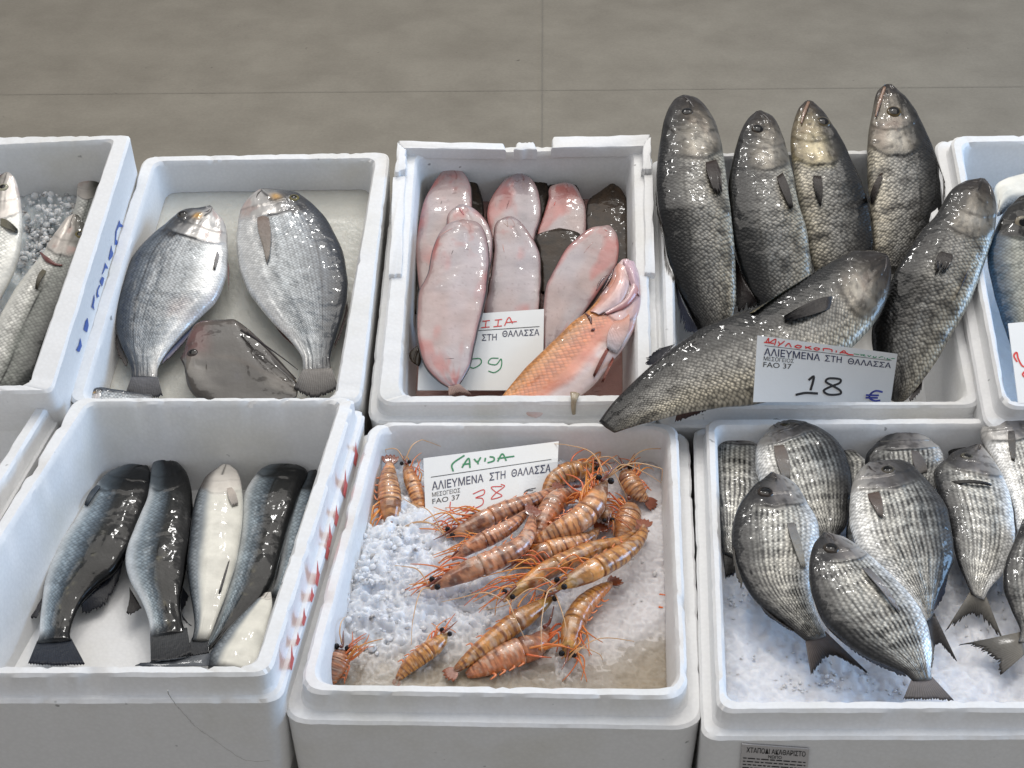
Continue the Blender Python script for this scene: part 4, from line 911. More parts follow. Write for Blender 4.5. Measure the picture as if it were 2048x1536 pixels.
fin(w8, 'tail_fin', [(1210, 800), (1240, 815), (1275, 812)], [(1095, 982), (1225, 900), (1352, 1012)], h_base=-.02, h_tip=-.032, cb=(120, 116, 108), ct=(40, 38, 38), rag=.16, seed=77, nr=46)
w5 = sb('large dark backed striped bream in the centre of its box', [(785,264,816,257),(743,305,922,262),(714,370,1012,325),(705,450,1077,400),(711,540,1120,480),(735,620,1141,580),(790,690,1141,660),(870,760,1117,740),(950,830,1086,800),(1003,880,1061,860),(1030,922,1056,902)], .008, -.012, 'R', 68, gill=.25)
eye(w5, 868, 290, .0055, (84, 78, 66), .65)
fin(w5, 'pectoral_fin', [(775, 392), (835, 380)], [(820, 480), (850, 505)], onbody=True, cb=(96, 80, 72), ct=(120, 112, 106), rag=.03, seed=78, arch=.002, nr=26)
fin(w5, 'tail_fin', [(1026, 900), (1062, 890)], [(1045, 1095), (1080, 1020), (1162, 1105)], h_base=-.014, h_tip=-.028, cb=(84, 80, 78), ct=(54, 52, 54), rag=.08, seed=79, nr=36)
fin(w5, 'dorsal_fin', [(1128, 640), (1095, 770), (1060, 860)], [(1118, 740), (1104, 815), (1062, 880)], h_base=-.012, h_tip=-.02, cb=(50, 48, 56), ct=(30, 30, 36), rag=.2, seed=80, nr=26)
w3 = sb('striped bream at the front left with its forked tail on the ice', [(378,304,398,305),(338,335,442,325),(293,380,487,365),(243,450,532,440),(216,540,577,520),(220,640,577,620),(253,740,550,730),(308,830,547,800),(398,910,562,870),(468,960,587,930),(520,1002,610,985)], .012, -.016, 'L', 69, gill=.24)
eye(w3, 358, 382, .0064, (60, 50, 44), .7)
fin(w3, 'pectoral_fin', [(440, 515), (480, 510)], [(500, 700), (530, 715)], onbody=True, cb=(120, 118, 116), ct=(170, 168, 160), rag=.03, seed=81, arch=.002, nr=26)
fin(w3, 'tail_fin', [(520, 985), (560, 990), (606, 965)], [(550, 1158), (630, 1070), (785, 1140)], h_base=-.016, h_tip=-.024, cb=(124, 114, 110), ct=(40, 38, 38), rag=.10, seed=82, nr=46)
fin(w3, 'dorsal_fin', [(330, 850), (400, 912), (470, 960)], [(370, 905), (440, 948), (475, 965)], h_base=-.008, h_tip=-.02, cb=(50, 42, 36), ct=(30, 26, 24), rag=.25, seed=83, nr=30)
w10 = sb('grey bream at the right edge of the photo with its tail spread to the left', [(1430,500,1482,500),(1390,600,1562,560),(1354,690,1602,650),(1350,780,1602,760),(1384,880,1572,880),(1420,960,1502,960),(1412,1012,1450,1010)], .002, -.02, 'L', 70, gill=.2)
fin(w10, 'tail_fin', [(1430, 965), (1440, 1060)], [(1155, 1022), (1300, 1075), (1338, 1150)], h_base=-.02, h_tip=-.028, cb=(110, 106, 98), ct=(40, 38, 38), rag=.16, seed=84, nr=40)
w4 = sb('striped bream lying at the very front, its grey tail on the front rim', [(598,556,624,556),(563,595,692,580),(541,670,767,640),(538,760,832,690),(558,840,902,760),(598,920,972,840),(668,995,1022,920),(758,1060,1047,1000),(860,1105,1052,1070),(935,1140,1047,1120),(972,1172,1052,1165)], .026, .002, 'L', 71, gill=.23)
eye(w4, 632, 616, .0058, (70, 62, 54), .62)
fin(w4, 'pectoral_fin', [(752, 700), (800, 705)], [(880, 860), (925, 900)], onbody=True, cb=(110, 108, 108), ct=(160, 160, 164), rag=.03, seed=85, arch=.003, nr=28)
fin(w4, 'tail_fin', [(968, 1160), (1010, 1172), (1052, 1155)], [(930, 1250), (1030, 1248), (1142, 1255)], h_base=.002, h_tip=.0, cb=(110, 104, 104), ct=(76, 72, 72), rag=.06, seed=86, nr=36)
fin(w4, 'dorsal_fin', [(700, 1018), (800, 1080), (930, 1135)], [(720, 1045), (830, 1110), (950, 1160)], h_base=.0, h_tip=-.01, cb=(40, 36, 36), ct=(28, 24, 26), rag=.2, seed=87, nr=30)

for f_, pl, rr in ((w3, [(394, 312), (404, 326), (418, 334)], .0011), (w4, [(616, 562), (636, 578), (656, 582)], .0011), (w5, [(788, 274), (800, 290), (818, 300)], .0011), (w8, [(1256, 194), (1246, 208), (1232, 214)], .0011),
                   (w2, [(388, 92), (396, 108), (410, 116)], .0011), (c1, [(418, 98), (440, 118), (456, 144)], .0014), (c2, [(748, 166), (772, 182), (790, 206)], .0014), (c5, [(1742, 466), (1756, 496), (1762, 530)], .0014),
                   (c6, [(1300, 800), (1300, 835), (1290, 865)], .0014), (b1, [(1086, 424), (1066, 440), (1046, 446)], .0012), (b2, [(1338, 336), (1322, 352), (1312, 372)], .0012), (a2, [(672, 270), (690, 284), (702, 304)], .0011)):
    P = [hit(f_, x, y, .0)[0] for x, y in pl]
    V, F = tube(spl(P, 12), np.interp(np.linspace(0, 1, 12), [0, .4, 1], [.6*rr, rr, .3*rr]), 6, .5, up=f_['fr'].n)
    mesh('mouth', V, F, M['flesh'], f_['root'], lin((44, 34, 31)))
# spines along the backs that show at the edges of the pile
fin(w3, 'dorsal_fin', [(228, 560), (232, 660), (262, 760)], [(216, 600), (224, 700), (254, 790)], h_base=.004, cb=(70, 66, 60), ct=(44, 40, 38), rag=.35, seed=91, nr=26)
fin(w4, 'anal_fin', [(1050, 1000), (1048, 1060), (1046, 1110)], [(1062, 1040), (1060, 1085), (1052, 1120)], h_base=.0, cb=(120, 116, 110), ct=(90, 86, 82), rag=.2, seed=92, nr=18)
fin(c4, 'dorsal_fin', [(1520, 360), (1549, 450), (1550, 540)], [(1530, 400), (1560, 480), (1554, 570)], h_base=.018, cb=(48, 42, 36), ct=(30, 26, 24), rag=.35, seed=93, nr=26)
fin(c1, 'dorsal_fin', [(293, 480), (300, 580), (320, 690)], [(286, 530), (298, 630), (318, 720)], h_base=.018, cb=(48, 40, 34), ct=(30, 26, 24), rag=.35, seed=94, nr=30)
# ---------------------------------------------------------------- prawns
def inbox(P):
    q = CR['pr']['iq']; P = np.array(P, float)
    for p in P:
        if p[2] > ZF+.002: continue
        a, b, _ = FR.loc(p); b = min(max(b, q[3][1]+.004), q[0][1]-.004); f = (q[0][1]-b)/(q[0][1]-q[3][1])
        xl = q[0][0]*(1-f)+q[3][0]*f+.006; xr = q[1][0]*(1-f)+q[2][0]*f-.006; a = min(max(a, xl), xr)
        w = FR.wor(a, b, 0); p[0], p[1] = w[0], w[1]
    return P
G5 = 'orange tiger prawns heaped on the ice'
def prawn(label, pts, w, h0, h1, belly=1, seed=0, legs=11, ant=2, headfrac=.40, eyeat=True, shade=1.0, hue=0, tail=True, legdir=None, leglen=1.0, antx=None):
    """pts: measured points from head to tail; w: half width in the same units"""
    rs = np.random.RandomState(seed+100)
    n = 120; t = np.linspace(0, 1, n)
    pp = spl([Z(5, *p) for p in pts], n); hh = h0+(h1-h0)*t
    C0 = np.array([FR.un(x, y, z) for (x, y), z in zip(pp, hh)])
    C0[:, 2] += .004*np.sin(np.pi*t)
    scale = np.linalg.norm(FR.un(*Z(5, pts[0][0]+w, pts[0][1]), h0)-FR.un(*Z(5, *pts[0]), h0))
    prof = np.interp(t, [0, .04, .14, .30, .40, .60, .78, .90, .97, 1], [.10, .26, .66, .98, 1.0, .94, .74, .52, .36, .22])
    tg = np.gradient(C0, axis=0); tg /= np.linalg.norm(tg, axis=1)[:, None]
    s = np.cross(tg, [0, 0, 1.0]); s /= np.linalg.norm(s, axis=1)[:, None]; s *= belly; u = np.cross(s, tg); u *= np.sign(u[:, 2:3])
    segv = .8+.45*vn(t*13, t*0, seed+2.5)
    seg = 26; V = np.zeros((n, seg, 3)); C = np.zeros((n, seg, 3))
    a = np.arange(seg)/seg*2*np.pi
    seam = headfrac+np.array([0, .10, .20, .30, .395, .475, .545])*(1-headfrac)/.6
    ab = np.clip((t-headfrac)/(1-headfrac), 0, 1)
    ph = np.zeros(n)
    for k in range(len(seam)-1):
        m = (t >= seam[k]) & (t < seam[k+1]); ph[m] = (t[m]-seam[k])/(seam[k+1]-seam[k])
    m = t >= seam[-1]; ph[m] = 0
    bulge = 1+np.where(t > headfrac, .055*np.sin(np.pi*np.clip(ph*.9+.1, 0, 1))**.7-.02, 0)
    bulge -= .10*np.exp(-((t-headfrac)/.008)**2)
    base = lin((212, 156, 104)) if hue == 0 else lin((204, 146, 78)) if hue == 1 else lin((204, 146, 108))
    dark = lin((104, 44, 24)) if hue != 1 else lin((116, 56, 24))
    for j in range(seg):
        r = scale*.97*prof*bulge
        V[:, j] = C0+r[:, None]*(math.cos(a[j])*s*1.0+math.sin(a[j])*u*.86)
        bel = (math.cos(a[j])+1)/2
        band = ss(.22, .40, np.abs(((ph*1.6+.12*math.sin(a[j]*1.0)+.45*(fbm(t*30, t*0+a[j]*1.6, seed)-.5)) % 1)-.5)*1.0+.16*(fbm(t*60, t*0+a[j]*3, seed+5)-.5))*(t > headfrac)
        band2 = ss(.46, .58, fbm(t*20, t*0+a[j]*1.1, seed+3))*(t <= headfrac)
        f = np.clip(np.maximum(band*(.55+.5*vn(t*9, t*0, seed+8)), band2*.75), 0, 1)*(.95-.35*bel)
        c = mixc(base, dark, f)
        c = mixc(c, lin((222, 130, 70)), .45*ss(.55, 1, bel*np.ones(n)))
        c = mixc(c, lin((196, 170, 90)), .4*(t < .16)) if hue == 1 else mixc(c, lin((120, 90, 84)), .25*(t < .2))
        c = c*(.5+1.0*fbm(t*38, t*0+a[j]*3, seed+9)[:, None])*segv[:, None]; c = mixc(c, lin((226, 206, 188)), .5*ss(.58, .75, fbm(t*22, t*0+a[j]*1.5, seed+17)))
        C[:, j] = np.power(np.clip(c, 0, 1), 1.12)*shade*.86
    cut = int(headfrac*n)
    root = empty('prawn', C0[n//2]-np.array([0, 0, scale]), label, 'prawn', G5)
    def part(nm, i0, i1):
        Vp = V[i0:i1].reshape(-1, 3); k = i1-i0; F = []
        for i in range(k-1):
            for j in range(seg):
                q = (j+1) % seg; F.append((i*seg+j, i*seg+q, (i+1)*seg+q, (i+1)*seg+j))
        F.append(tuple(range(seg))[::-1]); F.append(tuple((k-1)*seg+j for j in range(seg)))
        return mesh(nm, Vp, F, M['shell'], root, C[i0:i1].reshape(-1, 3))
    part('head_shell', 0, cut+1); part('tail_segments', cut, n)
    # rostrum
    hd = C0[0]; fw = -(C0[6]-C0[0]); fw /= np.linalg.norm(fw)
    R = spl([C0[12]+u[12]*scale*.75, hd+u[0]*scale*.5, hd+fw*scale*1.3+u[0]*scale*.75-s[0]*scale*.3], 12)
    Vt, F = tube(R, np.linspace(scale*.16, scale*.03, 12), 6); mesh('rostrum', Vt, F, M['shell'], root, dark*1.1*shade)
    if eyeat:
        for sd in (1, -1):
            ctr = C0[5]+s[0]*sd*scale*.48+u[0]*scale*.42
            VV, FF = [], []
            for i in range(9):
                for j in range(12):
                    th, q = i/8*math.pi, j/12*2*math.pi
                    VV.append(ctr+scale*.26*np.array([math.sin(th)*math.cos(q), math.sin(th)*math.sin(q), math.cos(th)]))
            for i in range(8):
                for j in range(12): k = (j+1) % 12; FF.append((i*12+j, (i+1)*12+j, (i+1)*12+k, i*12+k))
            mesh('eye', VV, FF, M['eye'], root, lin((22, 20, 24)))
    # legs: splayed thin jointed limbs on the belly side
    if legs: legs = int(legs*1.35)
    for k in range(legs):
        tt = .05+.33*k/max(legs-1, 1)+.02*rs.rand(); i = int(tt*n)
        p0 = C0[i]+s[i]*scale*prof[i]*(.5+.4*rs.rand())+u[i]*scale*(rs.rand()*.7-.1)*prof[i]
        L1 = scale*(.9+1.1*rs.rand())*leglen
        d1 = s[i]*(.15+.4*rs.rand())-tg[i]*(1.2*rs.rand()+.1)+u[i]*(.45*rs.rand()-.05); d1 /= np.linalg.norm(d1)
        d2 = s[i]*(.8*rs.rand()-.3)-tg[i]*(1.0*rs.rand()-.1)-np.array([0, 0, .2]); d2 /= np.linalg.norm(d2)
        P = spl([p0, p0+d1*L1*.6, p0+d1*L1*.8+d2*L1*.5, p0+d1*L1*.8+d2*L1*1.1], 12)
        P = inbox(P); Vt, F = tube(P, np.linspace(scale*.09, scale*.035, 12), 5)
        oc = lin((226, 108+rs.randint(40), 50+rs.randint(20)))*shade
        mesh('leg', Vt, F, M['leg'], root, oc)
    for k in range(4 if legs else 0):
        i = int((.46+.1*k)*n); p0 = C0[i]+s[i]*scale*.75
        d1 = s[i]*.8-tg[i]*.2+u[i]*.1
        P = spl([p0, p0+d1*scale*.4, p0+d1*scale*.6+tg[i]*scale*.5], 8); Vt, F = tube(P, np.linspace(scale*.13, scale*.05, 8), 6, .5)
        mesh('swimmeret', Vt, F, M['leg'], root, lin((216, 120, 66))*shade)
    for k in range(ant):
        sd = 1 if k % 2 else -1
        ang = sd*(.5+.9*rs.rand()); dd = fw*math.cos(ang)+s[0]*math.sin(ang)
        if antx: dd = FR.un(*Z(5, *antx[k]), h0)-hd; Ln = np.linalg.norm(dd); dd = dd/Ln
        else: Ln = scale*(3+3*rs.rand())
        P = spl([hd+u[0]*scale*.2, hd+dd*Ln*.35+np.array([0, 0, scale*1.4]), hd+dd*Ln*.75+s[0]*Ln*.12*sd+np.array([0, 0, scale*.7]), hd+dd*Ln+s[0]*Ln*.3*sd*(0 if antx else 1)-np.array([0, 0, scale*.2])], 30)
        P = inbox(P); Vt, F = tube(P, np.linspace(.0008, .0003, 30), 5); mesh('antenna', Vt, F, M['leg'], root, lin((214, 170, 128)))
    if tail:
        e = C0[-1]; d = tg[-1]
        for k, ang in enumerate((-.65, -.3, 0, .3, .65)):
            dd = d*math.cos(ang)+s[-1]*math.sin(ang); side = np.cross(dd, u[-1])
            VV = []; m2 = 9
            for i in range(m2):
                q = i/(m2-1); ww = scale*.30*math.sin(math.pi*min(q*.85+.12, 1))
                for b_ in (-1, 0, 1): VV.append(e-d*scale*.15+dd*scale*1.15*q+side*ww*b_+u[-1]*(scale*(.05*(1-abs(b_))+.02*k)))
            FF = []
            for i in range(m2-1):
                for b_ in range(2): a0 = i*3+b_; FF.append((a0, a0+1, a0+4, a0+3))
            k0 = len(VV); VV2 = [v-u[-1]*.0007 for v in VV]; FF += [tuple(x+k0 for x in f[::-1]) for f in FF]
            mesh('tail_blade', VV+VV2, FF, M['shell'], root, (dark*.7+lin((170, 90, 50))*.3)*shade)
    return root
prawn('prawn standing tail up in the upper left corner, dark red tail', [(510,560),(500,500),(500,430),(495,350),(500,262)], 52, -.040, -.022, -1, 1, legs=8, ant=1)
prawn('banded prawn just left of the price card', [(562,262),(585,330),(610,400),(630,470),(655,525)], 34, -.024, -.046, -1, 2, legs=7, ant=2)
prawn('prawn stretched below the price card, black eye at its left end', [(735,575),(840,535),(930,495),(1040,450),(1120,415),(1190,370)], 46, -.030, -.026, -1, 3, legs=12, ant=2, hue=2, leglen=1.5, antx=[(540, 395), (560, 540)])
prawn('curled prawn at the upper right of the card', [(1370,285),(1300,300),(1230,320),(1180,350),(1140,420)], 48, -.030, -.036, 1, 4, legs=8, ant=1, hue=1)
prawn('prawn half covered at the middle of the heap', [(1290,380),(1200,430),(1150,500),(1120,560),(1090,600)], 50, -.028, -.032, -1, 5, legs=10, ant=0, hue=2, eyeat=False)
prawn('prawn in the upper right with its tail pointing right', [(1478,292),(1490,330),(1510,370),(1545,405),(1575,420)], 46, -.026, -.034, -1, 6, legs=7, ant=2)
prawn('prawn under the upper right one, running down', [(1495,430),(1500,470),(1490,520),(1470,570),(1460,600)], 54, -.036, -.040, 1, 7, legs=7, ant=0, eyeat=False)
prawn('small dark headed prawn between the two right hand groups', [(1412,515),(1400,490),(1380,470),(1370,450)], 36, -.026, -.034, 1, 8, legs=6, ant=0, shade=.55)
prawn('banded prawn low behind the centre, right of the ice', [(1020,700),(1090,670),(1170,640),(1260,610),(1330,580),(1370,540)], 48, -.034, -.030, -1, 9, legs=6, ant=0, eyeat=False)
prawn('large banded prawn rising to the upper right, eye by its tip', [(1405,335),(1370,400),(1340,460),(1280,520),(1190,560),(1100,595)], 56, -.014, -.028, 1, 10, legs=12, ant=3, hue=0, leglen=1.3)
prawn('prawn behind the left centre one, thin and reddish', [(760,670),(840,620),(930,580),(1010,530),(1080,460)], 40, -.026, -.018, -1, 11, legs=10, ant=0, hue=2, eyeat=False)
prawn('prawn at the left centre with its eye over the ice', [(670,790),(760,750),(850,715),(950,675),(1040,620),(1080,560),(1095,480)], 52, -.022, -.012, -1, 12, legs=10, ant=2, hue=2, leglen=1.2)
prawn('yellow headed prawn below the centre with long orange legs', [(975,842),(1060,780),(1160,720),(1260,675),(1360,630),(1460,600),(1540,545)], 46, -.022, -.028, -1, 13, legs=14, ant=2, hue=1, leglen=1.5)
prawn('prawn on top at the right, dark eye at its left end and tail up right', [(1195,790),(1290,748),(1380,705),(1460,660),(1520,610),(1555,560),(1560,525)], 52, -.010, -.018, -1, 14, legs=8, ant=2, hue=1)
prawn('prawn hanging down to the front from the right centre', [(1240,1090),(1250,1020),(1270,940),(1310,870),(1370,810),(1425,765)], 52, -.036, -.030, 1, 15, legs=7, ant=2, hue=1, antx=[(1520, 1000), (1390, 1080)])
prawn('prawn slanting from the centre to the front left', [(1190,820),(1110,880),(1020,945),(930,1015),(840,1080),(770,1130)], 48, -.028, -.040, 1, 16, legs=7, ant=3, hue=1, antx=[(890, 870), (1050, 760), (1220, 1010)])
prawn('prawn sunk in the melt water at the front centre', [(1165,950),(1110,1030),(1020,1070),(920,1110),(820,1150)], 62, -.038, -.044, -1, 17, legs=8, ant=0, hue=2, tail=False, eyeat=False)
prawn('single prawn at the front left centre, black eye up', [(742,972),(700,1025),(640,1075),(580,1120),(530,1170)], 42, -.032, -.046, 1, 18, legs=6, ant=0, hue=1)
prawn('purplish prawn head in the front left corner of its box', [(305,1040),(295,1080),(275,1130),(250,1190)], 50, -.030, -.046, -1, 19, legs=9, ant=1, hue=2, shade=.7)
for k, (pl, hh) in enumerate(((([(1625, 812), (1668, 815), (1675, 760), (1662, 755)]), -.040), (([(1622, 864), (1640, 868)]), -.040), (([(890, 668), (960, 700)]), -.01))):
    P = spl([FR.un(*Z(5, *p), hh) for p in pl], 12); Vt, F = tube(P, .0011, 6)
    if k < 2:
        o = mesh('prawn_leg', Vt, F, M['leg'], None, lin((232, 110, 40)))
        o.name = 'prawn_scrap'; tag(o, ['loose hooked orange prawn leg on the ice by the right wall', 'tiny loose orange piece just below the hooked leg'][k], 'prawn scrap')

# ---------------------------------------------------------------- ice
def ice_sheet(key, name, label, fr, hfun, nx=110, ny=110, inset=-.002, col=None, mat='slush', kind='stuff', cat='ice'):
    c = CR[key]; q = offq(c['iq'], inset); V, C = [], []
    for i in range(ny+1):
        for j in range(nx+1):
            s, t = j/nx, i/ny
            p = (q[0]*(1-s)+q[1]*s)*(1-t)+(q[3]*(1-s)+q[2]*s)*t
            h, cc = hfun(s, t, p); V.append(fr.wor(p[0], p[1], h)); C.append(cc)
    F = [(i*(nx+1)+j, i*(nx+1)+j+1, (i+1)*(nx+1)+j+1, (i+1)*(nx+1)+j) for i in range(ny) for j in range(nx)]
    o = mesh(name, V, F, M[mat], None, C); tag(o, label, cat, kind=kind); return o
def f1(a, b=0, k=0, o=3): return float(fbm(np.float64(a), np.float64(b), k, o))
def inset(fr_h, px_list, key):
    pass
chunkV, chunkF = {}, {}
def chunks(key, name, label, fr, spots, n, r0, r1, hf, seed=1, col=(225, 232, 238)):
    """crushed ice: angular lumps strewn over measured patches (cx, cy, rx, ry, weight) in photo px"""
    rs = np.random.RandomState(seed); base = []
    VV, FF = [], []; k = 0
    ico = [(-1,1.618,0),(1,1.618,0),(-1,-1.618,0),(1,-1.618,0),(0,-1,1.618),(0,1,1.618),(0,-1,-1.618),(0,1,-1.618),(1.618,0,-1),(1.618,0,1),(-1.618,0,-1),(-1.618,0,1)]
    ico = np.array(ico)/1.9
    fc = [(0,11,5),(0,5,1),(0,1,7),(0,7,10),(0,10,11),(1,5,9),(5,11,4),(11,10,2),(10,7,6),(7,1,8),(3,9,4),(3,4,2),(3,2,6),(3,6,8),(3,8,9),(4,9,5),(2,4,11),(6,2,10),(8,6,7),(9,8,1)]
    w = np.array([s[4] for s in spots], float); w /= w.sum()
    for i in range(n):
        s = spots[rs.choice(len(spots), p=w)]
        a = rs.rand()*2*math.pi; q = math.sqrt(rs.rand())
        x, y = s[0]+s[2]*q*math.cos(a), s[1]+s[3]*q*math.sin(a)
        bump_ = (1-q*q)
        q3 = fr.loc(fr.un(x, y, -.04)); qc = CR[key]['iq']; tt_ = (qc[0][1]-q3[1])/(qc[0][1]-qc[3][1]); s_ = (q3[0]-qc[3][0])/(qc[2][0]-qc[3][0])
        h = (hf if not callable(hf) else hf(min(max(s_, 0), 1), min(max(tt_, 0), 1), None)[0]-.001)+s[5]*bump_*(.4+.6*rs.rand())
        p = fr.un(x, y, h); r = r0+(r1-r0)*rs.rand()**2.2
        v = ico*(1+.35*(rs.rand(12, 3)-.5))*r*np.array([1, .7+.5*rs.rand(), .4+.4*rs.rand()])
        R = np.linalg.qr(rs.randn(3, 3))[0]; R = R*np.sign(np.linalg.det(R)); VV.append(v@R+p); FF += [tuple(z+k for z in f) for f in fc]; k += 12
    V = np.concatenate(VV); o = mesh(name, V, FF, M['ice'], None, np.repeat(lin(col)[None], len(V), 0), smooth=True)
    tag(o, label, 'ice', kind='stuff'); return o
def hp(s, t, p):
    x = s; y = t
    water = ss(.55, .86, np.float64(t+.12*(f1(s*5, t*5, 2)-.5)*2.2-.10*(1-s)))
    right = ss(.62, .74, np.float64(s))
    smooth = max(float(water), float(right))
    vor = abs(f1(s*42+3*f1(s*20, t*20, 31), t*46, 33, 2)-.5)*2
    h = -.040-.008*float(water)+(.013*(f1(s*26, t*30, 5, 4)-.5)+.007*(.5-vor))*(1-.75*smooth)+.004*(f1(s*80, t*84, 8, 2)-.5)*(1-.6*smooth)
    h += .012*max(0, 1-((s-.12)/.22)**2)*max(0, 1-((t-.45)/.28)**2)
    c = lin((220, 223, 229))*(1-float(water))+lin((178, 166, 148))*float(water)
    c = c*(1-.5*float(right)*(1-float(water)))+lin((206, 196, 192))*.5*float(right)*(1-float(water))
    return h, c
ice_sheet('pr', 'crushed_ice', 'bed of crushed ice and cloudy brownish melt water under the prawns', FR, hp, 210, 210)
chunks('pr', 'ice_lumps', 'heap of loose crushed ice at the left of the prawn box', FR,
       [(780, 1110, 90, 60, 4, .012), (745, 1190, 80, 85, 5, .006), (900, 1230, 130, 60, 4, .003), (970, 1190, 60, 30, 1.5, .003), (820, 1080, 60, 25, 2, .010), (1010, 1130, 60, 50, .8, .002), (1240, 1150, 90, 110, 1.2, .0), (800, 1290, 90, 30, 1.2, .001)], 420, .0009, .0042, hp, 3, (228, 231, 237))
# cloudy melt water
def hw(s, t, p): return -.0445+.0005*(f1(s*14, t*16, 3)-.5), lin((150, 136, 118))
M['water'] = mat_simple('melt_water', lin((150, 134, 108)), .2, alpha=.24, bscale=60, bstr=.5)
def sub_sheet(key, name, label, s0, s1, t0, t1, fr, hfun, mat, nx=40, ny=40, kind='structure', cat='water'):
    return ice_sheet(key, name, label, fr, hfun, nx, ny, -.002, mat=mat, kind=kind, cat=cat)
q_ = CR['pr']['iq']
CR['wtr'] = dict(iq=np.array([q_[0]*.45+q_[3]*.55, q_[1]*.45+q_[2]*.55, q_[2], q_[3]]), oq=None)
ice_sheet('wtr', 'water', 'brownish melt water pooled at the front of the prawn box', FR, hw, 50, 30, .0, mat='water', kind='structure', cat='water')

def hs(s, t, p): return -.040+.007*(f1(s*22, t*26, 3, 4)-.5)+.003*(f1(s*70, t*74, 9, 2)-.5), lin((222, 224, 230))*(.96+.08*f1(s*9, t*9, 1))
ice_sheet('st', 'ice_bed', 'bed of fine ice under the striped breams', FR, hs, 170, 150)
chunks('st', 'ice_lumps', 'fine ice crumbs at the front of the striped bream box', FR, [(1560, 1340, 110, 45, 3, .001), (1760, 1370, 130, 25, 2, .001), (1990, 1250, 60, 80, 2, .001), (1480, 1230, 25, 90, 1, .001), (1640, 1365, 100, 25, 2, .002)], 260, .0010, .0026, -.0412, 5, (226, 228, 234))
def hb(s, t, p): return -.030+.0016*(f1(s*8, t*8, 3, 4)-.5)+.0004*(f1(s*60, t*60, 5)-.5), lin((203, 203, 196))*(.93+.12*f1(s*5, t*5, 1))
ice_sheet('br', 'ice_bed', 'smooth frosted ice sheet under the silver breams', BK, hb, 60, 60)
def hs1(s, t, p): return .062-.072+.016*(f1(s*24, t*24, 3, 4)-.5), lin((214, 220, 222))*(.8+.3*f1(s*14, t*14, 1))
ice_sheet('sb', 'ice_bed', 'dim wet ice bed under the pale sea bass', BK, hs1, 130, 130)
chunks('sb', 'ice_lumps', 'loose crushed ice between the pale sea bass', BK, [(95, 425, 55, 55, 3, .022), (85, 480, 30, 50, 2, .012), (60, 520, 30, 60, 1, .008)], 260, .0016, .0055, -.010, 7, (222, 226, 230))
def hm_(s, t, p): return -.030+.004*(f1(s*9, t*9, 3, 4)-.5), lin((214, 220, 226))
ice_sheet('mk', 'ice_bed', 'ice under the fish at the right edge', BK, hm_, 40, 40)
def hr(s, t, p): return -.060+.004*(f1(s*9, t*9, 3, 4)-.5), lin((188, 150, 142))
ice_sheet('so', 'ice_bed', 'pink stained ice under the soles', BK, hr, 40, 40)

